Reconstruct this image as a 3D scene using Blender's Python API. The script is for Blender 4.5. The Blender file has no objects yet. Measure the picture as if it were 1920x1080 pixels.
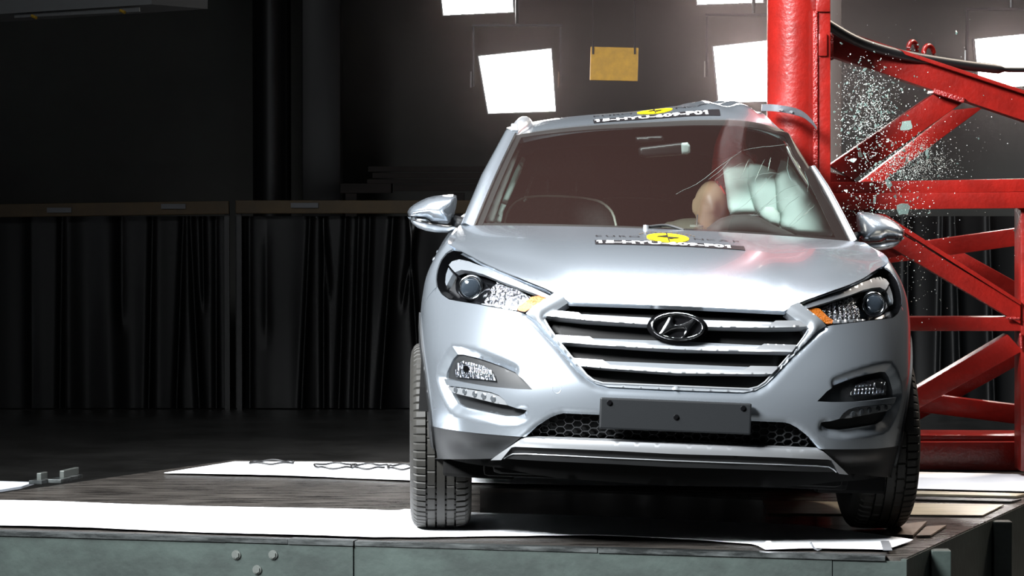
import bpy, bmesh, math, random
import numpy as np
from mathutils import Vector, Matrix
from mathutils.bvhtree import BVHTree
from mathutils.geometry import delaunay_2d_cdt

SC = bpy.context.scene
COL = SC.collection
rnd = random.Random(7)

# ------------------------------------------------------------------ camera
FPX = 6000.0                       # focal length in pixels of the 1920 x 1080 frame
CAMZ = 1.35                        # lens height above the sled deck (deck = 0)
PITCH = math.atan(229.0 / FPX)
cam_d = bpy.data.cameras.new('camera')
cam_d.sensor_width = 36.0
cam_d.lens = FPX / 1920.0 * 36.0
cam_d.clip_end = 200
cam = bpy.data.objects.new('camera', cam_d)
COL.objects.link(cam)
cam.location = (0, 0, CAMZ)
cam.rotation_euler = (math.pi / 2 - PITCH, 0, 0)
SC.camera = cam

# ------------------------------------------------------------------ world, lights, exposure
W = bpy.data.worlds.new('hall_dark'); SC.world = W
W.use_nodes = True
W.node_tree.nodes['Background'].inputs[0].default_value = (0.60, 0.68, 0.75, 1)
W.node_tree.nodes['Background'].inputs[1].default_value = 0.010

def area(name, loc, target, sx, sy, power, color=(1, 1, 1), spread=180):
    l = bpy.data.lights.new(name, 'AREA')
    l.shape = 'RECTANGLE'; l.size = sx; l.size_y = sy
    l.energy = power; l.color = color
    l.spread = math.radians(spread)
    o = bpy.data.objects.new(name, l); COL.objects.link(o)
    o.location = loc
    o.rotation_euler = (Vector(target) - Vector(loc)).to_track_quat('-Z', 'Y').to_euler()
    return o
# flood banks of the test hall, all outside the frame
area('flood_bank_key', (-4.2, 9.4, 5.6), (-0.4, 12.0, 0.0), 2.6, 1.6, 330, (0.95, 0.98, 1.0), 110)
area('flood_bank_front', (-4.6, 5.8, 5.8), (0.8, 12.2, 0.5), 2.8, 1.9, 610, (0.95, 0.98, 1.0), 60)
area('flood_bank_top', (0.2, 12.55, 6.2), (0.2, 12.4, 0.0), 4.8, 3.0, 290, (0.97, 0.98, 1.0), 100)
area('flood_bank_barrier', (4.4, 15.6, 4.8), (2.0, 13.2, 0.0), 1.4, 1.0, 90, (1.0, 0.86, 0.72), 80)

SC.view_settings.view_transform = 'Standard'
SC.view_settings.look = 'None'
SC.view_settings.exposure = 0.0
SC.view_settings.gamma = 1.0
SC.view_settings.use_curve_mapping = False

# ------------------------------------------------------------------ pixel helpers
CP, SP = math.cos(PITCH), math.sin(PITCH)
def ray(u, v):
    a = (u - 960.0) / FPX; b = -(v - 540.0) / FPX
    return Vector((a, CP + b * SP, -SP + b * CP))
def at_y(u, v, Y):
    d = ray(u, v); t = Y / d.y
    return Vector((d.x * t, Y, CAMZ + d.z * t))
def at_z(u, v, Z=0.0):
    d = ray(u, v); t = (Z - CAMZ) / d.z
    return Vector((d.x * t, d.y * t, Z))

# ------------------------------------------------------------------ object helpers
def obj(name, me, parent=None, mat=None, **props):
    if isinstance(me, bmesh.types.BMesh):
        m = bpy.data.meshes.new(name); me.to_mesh(m); me.free(); me = m
    o = bpy.data.objects.new(name, me); COL.objects.link(o)
    if parent is not None: o.parent = parent
    if mat is not None and me is not None and len(me.materials) == 0: me.materials.append(mat)
    for k, v in props.items(): o[k] = v
    return o
def empty(name, loc=(0, 0, 0), parent=None, **props):
    o = bpy.data.objects.new(name, None); COL.objects.link(o)
    o.empty_display_size = 0.1
    o.location = loc
    if parent is not None: o.parent = parent
    for k, v in props.items(): o[k] = v
    return o
def mesh(name, verts, faces, smooth=True):
    m = bpy.data.meshes.new(name)
    m.from_pydata([tuple(v) for v in verts], [], [tuple(f) for f in faces])
    m.update()
    if smooth:
        m.polygons.foreach_set('use_smooth', [True] * len(m.polygons))
    return m
def autosmooth(o, ang=35):
    me = o.data
    bm = bmesh.new(); bm.from_mesh(me)
    for f in bm.faces: f.smooth = True
    for e in bm.edges:
        e.smooth = not (len(e.link_faces) != 2 or e.calc_face_angle(0) > math.radians(ang))
    bm.to_mesh(me); bm.free()
    return o
def add_box(bm, c, s, rot=None, bevel=0.0):
    r = bmesh.ops.create_cube(bm, size=1.0)
    vs = r['verts']
    M = Matrix.Translation(c) @ (rot.to_4x4() if rot is not None else Matrix.Identity(4)) @ Matrix.Diagonal((s[0], s[1], s[2], 1))
    bmesh.ops.transform(bm, matrix=M, verts=vs)
    if bevel > 0:
        es = list({e for v in vs for e in v.link_edges})
        bmesh.ops.bevel(bm, geom=es, offset=bevel, segments=2, affect='EDGES', profile=0.6)
    return vs
def box(name, c, s, mat, parent=None, rot=None, bevel=0.0, **props):
    bm = bmesh.new(); add_box(bm, (0, 0, 0), s, None, bevel)
    o = obj(name, bm, parent, mat, **props)
    o.location = c
    if rot is not None: o.rotation_euler = rot.to_euler()
    return o
def basis(d, up=Vector((0, 0, 1))):
    d = d.normalized()
    x = up.cross(d)
    if x.length < 1e-6: x = Vector((1, 0, 0))
    x.normalize(); y = d.cross(x)
    return Matrix((x, y, d)).transposed()
def add_beam(bm, a, b, w, h, up=Vector((0, 0, 1)), bevel=0.0):
    a, b = Vector(a), Vector(b)
    return add_box(bm, (a + b) / 2, (w, h, (b - a).length), basis(b - a, up), bevel)
def add_cyl(bm, a, b, r, n=16, r2=None):
    a, b = Vector(a), Vector(b)
    M = Matrix.Translation((a + b) / 2) @ basis(b - a).to_4x4()
    return bmesh.ops.create_cone(bm, cap_ends=True, segments=n, radius1=r, radius2=r if r2 is None else r2, depth=(b - a).length, matrix=M)['verts']
def tube(pts, r, n=8, closed=False, flat=1.0):
    pts = [Vector(p) for p in pts]; N = len(pts)
    V = []; F = []
    up = Vector((0, 0, 1))
    for i, p in enumerate(pts):
        if closed: d = pts[(i + 1) % N] - pts[i - 1]
        else: d = pts[min(i + 1, N - 1)] - pts[max(i - 1, 0)]
        B = basis(d, up)
        rr = r[i] if isinstance(r, (list, tuple)) else r
        for k in range(n):
            a = 2 * math.pi * k / n
            V.append(p + B @ Vector((math.cos(a) * rr, math.sin(a) * rr * flat, 0)))
    M = N if closed else N - 1
    for i in range(M):
        j = (i + 1) % N
        for k in range(n):
            l = (k + 1) % n
            F.append((i * n + k, i * n + l, j * n + l, j * n + k))
    if not closed:
        F.append(tuple(range(n - 1, -1, -1))); F.append(tuple((N - 1) * n + k for k in range(n)))
    return V, F
def smooth_line(pts, sub=6, closed=False):
    """Catmull-Rom through the given points"""
    P = [np.array(p, float) for p in pts]; n = len(P); out = []
    segs = n if closed else n - 1
    for i in range(segs):
        if closed: p0, p1, p2, p3 = P[i - 1], P[i], P[(i + 1) % n], P[(i + 2) % n]
        else: p0, p1, p2, p3 = P[max(i - 1, 0)], P[i], P[i + 1], P[min(i + 2, n - 1)]
        for k in range(sub):
            t = k / sub
            out.append(0.5 * (2 * p1 + (p2 - p0) * t + (2 * p0 - 5 * p1 + 4 * p2 - p3) * t * t + (3 * p1 - p0 - 3 * p2 + p3) * t ** 3))
    if not closed: out.append(P[-1])
    return [tuple(float(c) for c in q) for q in out]
def grid_mesh(P):
    """P: array rows x cols x 3"""
    P = np.asarray(P, float); R, C = P.shape[:2]
    F = []
    for i in range(R - 1):
        for j in range(C - 1):
            F.append((i * C + j, i * C + j + 1, (i + 1) * C + j + 1, (i + 1) * C + j))
    return P.reshape(-1, 3).tolist(), F
def solid_grid(P, thick_vec):
    """grid with a second skin displaced by thick_vec (array like P or a vector) and closed rims"""
    P = np.asarray(P, float); R, C = P.shape[:2]
    Q = P + np.asarray(thick_vec, float)
    V, F = grid_mesh(P); V2, F2 = grid_mesh(Q); n = len(V)
    F = F + [tuple(n + i for i in reversed(f)) for f in F2]
    V = V + V2
    ring = [j for j in range(C)] + [i * C + C - 1 for i in range(1, R)] + [(R - 1) * C + j for j in range(C - 2, -1, -1)] + [i * C for i in range(R - 2, 0, -1)]
    base = len(V)
    V = V + [V[i] for i in ring] + [V[n + i] for i in ring]
    m = len(ring)
    for k in range(m):
        l = (k + 1) % m
        F.append((base + l, base + k, base + m + k, base + m + l))
    return V, F

# ------------------------------------------------------------------ materials
def lin(c):
    f = lambda x: x / 12.92 if x <= 0.04045 else ((x + 0.055) / 1.055) ** 2.4
    return tuple(f(x / 255.0) for x in c) + (1.0,)
MATS = {}
def mat(name, rgb, rough=0.5, metal=0.0, spec=0.5, coat=0.0, noise=0.0, nscale=(8, 8, 8), dark=None, bump=0.0, bscale=60.0, emit=None, estr=0.0, aniso=0, rvar=0.0):
    m = bpy.data.materials.new(name); m.use_nodes = True
    nt = m.node_tree; b = nt.nodes['Principled BSDF']
    b.inputs['Base Color'].default_value = lin(rgb)
    b.inputs['Roughness'].default_value = rough
    b.inputs['Metallic'].default_value = metal
    b.inputs['Specular IOR Level'].default_value = spec
    b.inputs['Coat Weight'].default_value = coat
    b.inputs['Coat Roughness'].default_value = 0.04
    tc = None
    if noise > 0 or bump > 0 or rvar > 0:
        tc = nt.nodes.new('ShaderNodeTexCoord')
    if noise > 0 or rvar > 0:
        mp = nt.nodes.new('ShaderNodeMapping'); mp.inputs['Scale'].default_value = nscale
        nz = nt.nodes.new('ShaderNodeTexNoise'); nz.inputs['Scale'].default_value = 1.0
        nz.inputs['Detail'].default_value = 6; nz.inputs['Roughness'].default_value = 0.65
        nt.links.new(tc.outputs['Object'], mp.inputs[0]); nt.links.new(mp.outputs[0], nz.inputs['Vector'])
        rp = nt.nodes.new('ShaderNodeValToRGB')
        rp.color_ramp.elements[0].position = 0.38; rp.color_ramp.elements[1].position = 0.68
        rp.color_ramp.elements[0].color = lin(dark if dark else tuple(int(c * (1 - noise)) for c in rgb))
        rp.color_ramp.elements[1].color = lin(rgb)
        nt.links.new(nz.outputs[0], rp.inputs[0])
        if noise > 0: nt.links.new(rp.outputs[0], b.inputs['Base Color'])
        if rvar > 0:
            mr = nt.nodes.new('ShaderNodeMapRange')
            mr.inputs[1].default_value = 0.3; mr.inputs[2].default_value = 0.7
            mr.inputs[3].default_value = max(0.02, rough - rvar); mr.inputs[4].default_value = rough + rvar
            nt.links.new(nz.outputs[0], mr.inputs[0]); nt.links.new(mr.outputs[0], b.inputs['Roughness'])
    if bump > 0:
        n2 = nt.nodes.new('ShaderNodeTexNoise'); n2.inputs['Scale'].default_value = bscale; n2.inputs['Detail'].default_value = 3
        nt.links.new(tc.outputs['Object'], n2.inputs['Vector'])
        bp = nt.nodes.new('ShaderNodeBump'); bp.inputs['Strength'].default_value = bump; bp.inputs['Distance'].default_value = 0.01
        nt.links.new(n2.outputs[0], bp.inputs['Height']); nt.links.new(bp.outputs[0], b.inputs['Normal'])
    if emit:
        b.inputs['Emission Color'].default_value = lin(emit); b.inputs['Emission Strength'].default_value = estr
    MATS[name] = m
    return m
def glass_mat(name, tint, refl=1.0, rough=0.02, diffuse=0.0, dcol=(200, 220, 215)):
    """thin sheet glass: tinted see-through plus fresnel reflection, optional diffuse share"""
    m = bpy.data.materials.new(name); m.use_nodes = True
    nt = m.node_tree; nt.nodes.clear()
    out = nt.nodes.new('ShaderNodeOutputMaterial')
    tr = nt.nodes.new('ShaderNodeBsdfTransparent'); tr.inputs[0].default_value = lin(tint)
    gl = nt.nodes.new('ShaderNodeBsdfGlossy'); gl.inputs['Roughness'].default_value = rough
    fr = nt.nodes.new('ShaderNodeFresnel'); fr.inputs[0].default_value = 1.5
    mu = nt.nodes.new('ShaderNodeMath'); mu.operation = 'MULTIPLY'; mu.inputs[1].default_value = refl
    mx = nt.nodes.new('ShaderNodeMixShader')
    nt.links.new(fr.outputs[0], mu.inputs[0]); nt.links.new(mu.outputs[0], mx.inputs[0])
    if diffuse > 0:
        df = nt.nodes.new('ShaderNodeBsdfDiffuse'); df.inputs[0].default_value = lin(dcol)
        m2 = nt.nodes.new('ShaderNodeMixShader'); m2.inputs[0].default_value = diffuse
        nt.links.new(tr.outputs[0], m2.inputs[1]); nt.links.new(df.outputs[0], m2.inputs[2])
        nt.links.new(m2.outputs[0], mx.inputs[1])
    else:
        nt.links.new(tr.outputs[0], mx.inputs[1])
    nt.links.new(gl.outputs[0], mx.inputs[2]); nt.links.new(mx.outputs[0], out.inputs[0])
    return m

M_SILVER = mat('silver_paint', (184, 193, 202), 0.23, 0.87, coat=0.55)
M_SATIN = mat('satin_grey_trim', (150, 155, 160), 0.34, 0.75)
M_BRIGHT = mat('bright_silver_trim', (205, 208, 212), 0.32, 0.85)
M_CHROME = mat('chrome', (225, 228, 232), 0.12, 1.0)
M_PLASTIC = mat('grey_bumper_plastic', (25, 26, 27), 0.5, 0.0, 0.3, bump=0.08, bscale=700)
M_BLACKP = mat('black_plastic', (20, 20, 21), 0.4)
M_GLOSSBLK = mat('gloss_black', (8, 8, 9), 0.12, 0.0)
M_GRILLE_BK = mat('grille_black', (5, 5, 5), 0.6, 0, 0.2)
M_PLATE = mat('plate_holder_plastic', (15, 17, 19), 0.5, 0, 0.25, bump=0.05, bscale=400)
M_RUBBER = mat('tyre_rubber', (27, 26, 23), 0.62, 0.0, 0.35)
M_UNDER = mat('underbody_black', (10, 10, 10), 0.9, 0, 0.1)
M_RIM = mat('alloy_rim', (150, 152, 155), 0.3, 0.9)
M_AMBER = mat('amber_reflector', (158, 84, 20), 0.3, 0.1, bump=0.5, bscale=160)
M_REFLECT = mat('facet_reflector', (190, 190, 194), 0.14, 1.0, noise=0.9, nscale=(150, 150, 60), dark=(16, 16, 18), bump=0.8, bscale=140)
M_LED = mat('led_bezel', (190, 194, 198), 0.2, 0.8)
M_LEDD = mat('led_eye', (84, 88, 92), 0.12, 0.6)
M_DASH = mat('dash_plastic', (24, 24, 25), 0.6)
M_TRIMGREY = mat('cabin_trim_grey', (196, 206, 202), 0.7)
M_SEAT = mat('seat_cloth', (40, 39, 38), 0.85, noise=0.3, nscale=(60, 60, 60))
M_SEATP = mat('seat_piping', (150, 150, 140), 0.7)
M_AIRBAG = mat('airbag_cloth', (206, 226, 220), 0.8, 0.0, 0.2, bump=0.06, bscale=40)
M_SKIN = mat('dummy_vinyl', (176, 146, 120), 0.42)
M_CHALK = mat('dummy_red_chalk', (190, 50, 40), 0.8)
M_DUMMYSHIRT = mat('dummy_suit', (96, 92, 80), 0.9)
M_GLASS = glass_mat('windscreen_glass', (238, 246, 243), 1.0, 0.015, 0.012, (215, 165, 156))  # warm diffuse share paints the reddish flare haze into the glass
M_SIDEGL = glass_mat('side_glass', (120, 128, 126), 1.0)
M_LENS = glass_mat('lamp_lens', (240, 242, 244), 0.08, 0.01)
M_CRACK = mat('glass_crack', (70, 92, 88), 0.3)
M_CRACKW = mat('glass_crack_bright', (120, 132, 128), 0.25)
M_YELLOW = mat('decal_yellow', (250, 214, 10), 0.35)
M_DBLACK = mat('decal_black', (16, 13, 16), 0.4)
M_DWHITE = mat('decal_white', (245, 247, 250), 0.4)

M_RED = mat('red_steel_paint', (126, 21, 15), 0.30, 0.0, 0.6, noise=0.16, nscale=(9, 9, 9), bump=0.18, bscale=55)
M_REDW = mat('red_weld', (124, 20, 15), 0.3, 0.0, 0.6, bump=0.9, bscale=110)
M_FLOOR = mat('hall_floor', (44, 44, 43), 0.42, noise=0.25, nscale=(2, 2, 2), rvar=0.1)
M_WALL = mat('hall_wall', (104, 104, 100), 0.8, noise=0.12, nscale=(.6, .6, .6))
M_STEELDK = mat('dark_column', (16, 16, 18), 0.35)
M_COLUMNG = mat('grey_column', (60, 61, 61), 0.6)
M_CURTAIN = mat('black_plastic_curtain', (9, 10, 11), 0.34, 0.0, 0.3)
M_RAIL = mat('yellow_rail', (78, 58, 20), 0.6, noise=0.2, nscale=(4, 4, 4))
M_LABEL = mat('rail_label', (96, 98, 102), 0.6)
M_DECK = mat('deck_black_steel', (68, 64, 60), 0.30, 0.0, 0.5, noise=0.5, nscale=(3.5, 30, 3), dark=(24, 22, 21), bump=0.22, bscale=70, rvar=0.12)
M_DECKG = mat('deck_polished_steel', (40, 38, 36), 0.16, 0.35, noise=0.3, nscale=(2, 10, 3), rvar=0.06)
M_EDGE = mat('deck_edge_steel', (96, 100, 100), 0.30, 0.75, noise=0.45, nscale=(2, 30, 40), rvar=0.12)
M_SLEDFACE = mat('sled_green_steel', (43, 52, 49), 0.5, 0.0, 0.35, noise=0.32, nscale=(5, 5, 9), dark=(29, 36, 34), bump=0.12, bscale=30)
M_BOLT = mat('bolt_steel', (96, 100, 97), 0.4, 0.7)
M_SHEET = mat('white_slip_sheet', (236, 238, 242), 0.5)
M_BEIGE = mat('beige_plate', (196, 186, 164), 0.30, 0.1, noise=0.22, nscale=(3, 14, 3))
M_TAPE = mat('grey_tape', (86, 88, 92), 0.5)
M_WIRE = mat('black_cable', (13, 12, 13), 0.45)
M_WIRER = mat('thin_wire', (96, 64, 52), 0.5)
M_LAMPBOX = mat('lamp_housing', (26, 26, 28), 0.4)
M_LAMPFR = mat('lamp_frame', (150, 150, 150), 0.3, 0.8)
M_LAMP = mat('lamp_glass', (255, 255, 255), 0.4, emit=(255, 250, 246), estr=34.0)
M_SIGNY = mat('yellow_board', (214, 160, 40), 0.6, noise=0.1, nscale=(20, 20, 20))
M_CRANE = mat('blue_grey_beam', (6, 9, 11), 0.8)
M_BRASS = mat('brass_fitting', (200, 160, 60), 0.25, 0.9)
M_PLANK = mat('dark_timber', (44, 36, 33), 0.8, noise=0.3, nscale=(3, 20, 20))
M_SHARD = glass_mat('glass_shard', (190, 212, 205), 1.0, 0.04, 0.26, (150, 172, 166))
M_RAILGREY = mat('torn_rail_grey', (92, 94, 98), 0.35, 0.7)
M_SPRAY = glass_mat('glass_spray', (220, 235, 230), 1.0, 0.05, 0.62, (225, 235, 230))
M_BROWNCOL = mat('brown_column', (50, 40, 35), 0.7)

# ================================================================== SETTING
FLZ = -0.35
obj('floor', mesh('floor', [(-14, -4, FLZ), (16, -4, FLZ), (16, 25, FLZ), (-14, 25, FLZ)], [(0, 1, 2, 3)], False), None, M_FLOOR, kind='structure')
box('wall_back', (1, 24.7, 3.0), (30, 0.3, 6.8), M_WALL, kind='structure')

# columns standing in front of the back wall
def vpost(name, u0, u1, Y, z1, m, label, roundp=False, depth=0.3):
    a = at_y(u0, 300, Y).x; b = at_y(u1, 300, Y).x
    e = empty(name, ((a + b) / 2, Y, FLZ), label=label, category='column', group='columns before the back wall')
    bm = bmesh.new()
    if roundp: add_cyl(bm, (0, 0, 0.02), (0, 0, z1 - FLZ), (b - a) / 2, 40)
    else: add_box(bm, (0, 0, (z1 - FLZ) / 2 + .01), (b - a, depth, z1 - FLZ - .02), None, 0.01)
    autosmooth(obj('shaft', bm, e, m))
    bm = bmesh.new(); add_box(bm, (0, 0, 0.012), ((b - a) * 1.3, (b - a) * 1.3, 0.024))
    obj('foot_plate', bm, e, m)
    return e
vpost('drain_pipe_column', 474, 546, 23.2, 5.5, M_STEELDK, 'round black glossy pipe column at left of the back wall', True)
vpost('steel_column', 569, 641, 23.4, 5.5, M_STEELDK, 'square dark blue-black column right of the round pipe column')

# black plastic curtains hung below yellow rails
YC = 22.3
def curtain(u0, u1, ridges, label, seed):
    r = random.Random(seed)
    x0, x1 = at_y(u0, 500, YC).x, at_y(u1, 500, YC).x
    z1 = 1.00; z0 = FLZ + 0.01
    n = 200; mz = 24
    xs = np.linspace(x0, x1, n)
    ph = [(r.uniform(0.25, 0.8), r.uniform(0, 6.28), r.uniform(0.003, 0.009)) for _ in range(4)]
    rows = []
    for k in range(mz + 1):
        t = k / mz; z = z0 + (z1 - z0) * t
        y = np.zeros(n)
        for L, p, a in ph: y += a * np.sin(xs / L * 6.28 + p + 0.4 * t)
        for (u, amp, wd, lean, t0, t1) in ridges:
            c = at_y(u, 500, YC).x + lean * (t - 0.5)
            env = max(0.0, min(1.0, (t - t0) / 0.15)) * max(0.0, min(1.0, (t1 - t) / 0.15)) if (t0 > 0 or t1 < 1) else 1.0
            y -= amp * env * np.exp(-np.abs((xs - c) / wd) ** 1.5)
        rows.append(np.stack([xs, np.full(n, YC) + y * (1 - 0.5 * t), np.full(n, z)], 1))
    V, F = solid_grid(np.array(rows), (0, 0.006, 0))
    o = obj('plastic_curtain', mesh('plastic_curtain', V, F), None, M_CURTAIN, label=label, category='curtain', group='black plastic curtains along the hall')
    return o
curtain(-60, 428, [(115, .05, .022, .02, 0, 1), (60, .03, .05, 0, 0, 1), (228, .04, .03, 0, .4, 1.2), (283, .05, .022, .03, 0, 1), (338, .05, .018, .05, 0, 1), (366, .05, .022, -.06, 0, 1), (383, .05, .016, -.02, .5, 1.2), (405, .03, .02, 0, 0, 1)],
        'black plastic curtain with bunched folds, at the far left under the yellow rail', 1)
curtain(441, 1000, [(468, .03, .02, 0, 0, 1), (500, .02, .03, 0, .3, 1), (574, .045, .018, .06, 0, 1), (607, .05, .016, 0, 0, 1), (620, .045, .018, -.10, .55, 1.0), (642, .045, .018, .05, 0, 1), (668, .035, .016, .04, 0, 1), (688, .045, .016, .05, 0, 1), (726, .06, .024, .09, 0, 1), (752, .05, .02, .22, .5, 1.1), (778, .05, .016, -.08, .25, 1.1), (860, .04, .03, 0, 0, 1), (930, .04, .03, 0, 0, 1)],
        'black plastic curtain with many upright folds, just left of the car', 2)
curtain(1010, 1500, [(1060, .05, .03, 0, 0, 1), (1230, .06, .03, 0, 0, 1), (1360, .05, .03, 0, 0, 1), (1440, .05, .03, 0, 0, 1)],
        'black plastic curtain hidden behind the car, mirrored in the deck', 3)
curtain(1512, 1990, [(1600, .05, .03, 0, 0, 1), (1702, .05, .022, 0, 0, 1), (1764, .045, .016, .02, 0, 1), (1796, .06, .022, -.05, 0, 1), (1860, .05, .02, -.04, 0, 1), (1930, .04, .02, 0, 0, 1)],
        'black plastic curtain seen through the red barrier frame at right', 4)
def rail(u0, v0, u1, v1, label, tags):
    a = at_y(u0, v0, YC - .10); b = at_y(u1, v1, YC - .10)
    e = empty('safety_rail', ((a.x + b.x) / 2, YC - .1, FLZ), label=label, category='rail', group='yellow rails above the curtains')
    off = Vector(e.location)
    bm = bmesh.new(); add_beam(bm, a - off, b - off, 0.05, 0.092, bevel=0.006)
    obj('beam', bm, e, M_RAIL)
    for x in (a.x + .02, b.x - .02):
        bm = bmesh.new(); add_box(bm, (x - off.x, .04, (1.02 - FLZ) / 2), (.035, .035, 1.02 - FLZ))
        obj('post', bm, e, M_STEELDK)
    for (tu, tv, w) in tags:
        p = at_y(tu, tv, YC - .135) - off
        bm = bmesh.new(); add_box(bm, p, (w, .008, .034)); obj('label_plate', bm, e, M_LABEL)
rail(-60, 396, 430, 389, 'yellow rail with two grey labels at the far left', [(111, 394, .17), (325, 387, .17)])
rail(442, 388, 1400, 388, 'yellow rail with one grey label running behind the car', [(571, 385, .19)])

# timber stack on a trestle behind the rail
e = empty('timber_stack', (at_y(790, 340, 23.0).x, 23.0, FLZ), label='stack of dark timber planks behind the yellow rail', category='planks')
off = Vector(e.location)
for (u0, u1, v0, v1) in [(692, 930, 312, 322), (700, 940, 324, 334), (690, 920, 336, 344), (640, 735, 344, 362), (740, 900, 346, 358)]:
    a, b = at_y(u0, v0, 23.0), at_y(u1, v1, 23.0)
    bm = bmesh.new(); add_box(bm, (a + b) / 2 - off, (abs(b.x - a.x), .3, abs(a.z - b.z)), None, .004); obj('plank', bm, e, M_PLANK)
for u in (660, 860):
    p = at_y(u, 362, 23.0); bm = bmesh.new(); add_box(bm, (p.x - off.x, 0, (p.z - FLZ) / 2), (.08, .28, p.z - FLZ)); obj('leg', bm, e, M_PLANK)

# overhead crane beam in the top left corner
e = empty('crane_beam', (0, 0, 0), label='blue-grey overhead beam in the top left corner', category='beam')
YB = 17.0
P = [at_y(u, v, YB) for (u, v) in [(-120, 34), (-120, -60), (284, -60), (284, 8)]]
V = [tuple(p) for p in P] + [tuple(p + Vector((0.25, .5, 0))) for p in P]
obj('box_girder', mesh('box_girder', V, [(0, 1, 2, 3), (7, 6, 5, 4), (0, 4, 5, 1), (1, 5, 6, 2), (2, 6, 7, 3), (3, 7, 4, 0)], False), e, M_CRANE)
bm = bmesh.new(); add_beam(bm, at_y(28, 30, YB + .05), at_y(262, 18, YB + .05), .05, .022); obj('lower_channel', bm, e, M_CRANE)
for (u, v) in ((64, 31), (230, 21)):
    p = at_y(u, v, YB - .02); bm = bmesh.new(); add_cyl(bm, p + Vector((-.012, 0, .004)), p + Vector((.014, -.02, -.008)), .009, 10); obj('fitting', bm, e, M_BRASS)

# flood lamps hanging at the back, from a gantry above the picture
YL = 20.0
gz = 3.6
e = empty('lamp_gantry', (1.0, YL + .3, FLZ), label='tall gantry above the picture that carries the flood lamps', category='gantry')
bm = bmesh.new(); add_box(bm, (0, 0, gz - FLZ), (11.4, .9, .12)); obj('crossbar', bm, e, M_LAMPBOX)
for x in (-5.6, 5.6):
    bm = bmesh.new(); add_box(bm, (x, 0, (gz - FLZ) / 2 - .04), (.12, .12, gz - FLZ - .06)); obj('post', bm, e, M_LAMPBOX)
def lamp(quad, label, Y=YL):
    """quad: corner pixels TL, TR, BR, BL of the lit glass"""
    q = [at_y(u, v, Y) for (u, v) in quad]
    c = sum(q, Vector()) / 4
    e = empty('flood_lamp', c, label=label, category='lamp', group='square flood lamps on the gantry')
    q = [p - c for p in q]
    dn = Vector((0, 1, 0))
    sc = lambda k, dy: [p * k + dn * dy for p in q]
    def ring(a, b): return [(a + i, a + (i + 1) % 4, b + (i + 1) % 4, b + i) for i in range(4)]
    V = sc(1.0, 0) + sc(1.0, .012)
    obj('lamp_glass', mesh('lamp_glass', V, [(3, 2, 1, 0), (4, 5, 6, 7)] + ring(0, 4), False), e, M_LAMP)
    V = sc(1.005, -.012) + sc(1.04, -.012) + sc(1.04, .03) + sc(1.005, .03)
    obj('frame', mesh('frame', V, ring(0, 4) + ring(4, 8) + ring(8, 12) + ring(12, 0), False), e, M_LAMPFR)
    V = sc(1.05, .03) + sc(1.0, .14) + sc(.6, .24)
    obj('housing', mesh('housing', V, [(3, 2, 1, 0)] + ring(0, 4) + ring(4, 8) + [(8, 9, 10, 11)], False), e, M_LAMPBOX)
    wx = max(p.x for p in q); nx = min(p.x for p in q); tz = max(p.z for p in q)
    for s in (nx - .035, wx + .035):
        bm = bmesh.new(); add_box(bm, (s, .1, tz * .5 + .06), (.012, .04, tz * 1.3 + .1)); obj('yoke_arm', bm, e, M_LAMPBOX)
        bm = bmesh.new(); add_cyl(bm, (s - .014, .07, -.03), (s - .014, .07, .07), .007, 8); obj('handle', bm, e, M_LAMPFR)
    bm = bmesh.new(); add_box(bm, ((wx + nx) / 2, .1, tz * 1.15 + .12), (wx - nx + .09, .04, .014)); obj('yoke_bar', bm, e, M_LAMPBOX)
    bm = bmesh.new(); add_cyl(bm, ((wx + nx) / 2, .1, tz * 1.15 + .13), ((wx + nx) / 2, .1, gz - c.z), .012, 8); obj('hanger', bm, e, M_LAMPBOX)
lamp([(898, 106), (1033, 92), (1041, 208), (916, 212)], 'glaring square flood lamp over the left half of the car roof')
lamp([(820, -78), (955, -88), (962, 22), (832, 28)], 'flood lamp cut by the top edge, left of the yellow board', YL + .55)
lamp([(1338, 88), (1480, 72), (1492, 188), (1348, 192)], 'glaring flood lamp over the right roof, partly behind the red pole')
lamp([(1302, -96), (1424, -106), (1430, 4), (1308, 8)], 'flood lamp showing only its lower rim, at the top beside the red pole', YL + .55)
lamp([(1828, 74), (1966, 60), (1972, 158), (1836, 166)], 'glaring flood lamp at the right edge behind the sloping red beam')
# yellow board
c = (at_y(1107, 88, 19.6) + at_y(1196, 152, 19.6)) / 2
e = empty('yellow_board', c, label='yellow rectangular board hanging between two flood lamps', category='board')
bm = bmesh.new(); add_box(bm, (0, 0, 0), (.292, .02, .204), Matrix.Rotation(math.radians(1.4), 3, 'Y'), .004); obj('panel', bm, e, M_SIGNY)
for x in (-.13, .125):
    bm = bmesh.new(); add_box(bm, (x, -.014, .085), (.01, .012, .05)); obj('clip', bm, e, M_BLACKP)
    bm = bmesh.new(); add_cyl(bm, (x, .004, .1), (x, .004, gz - c.z), .003, 6); obj('hanger', bm, e, M_LAMPBOX)

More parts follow.
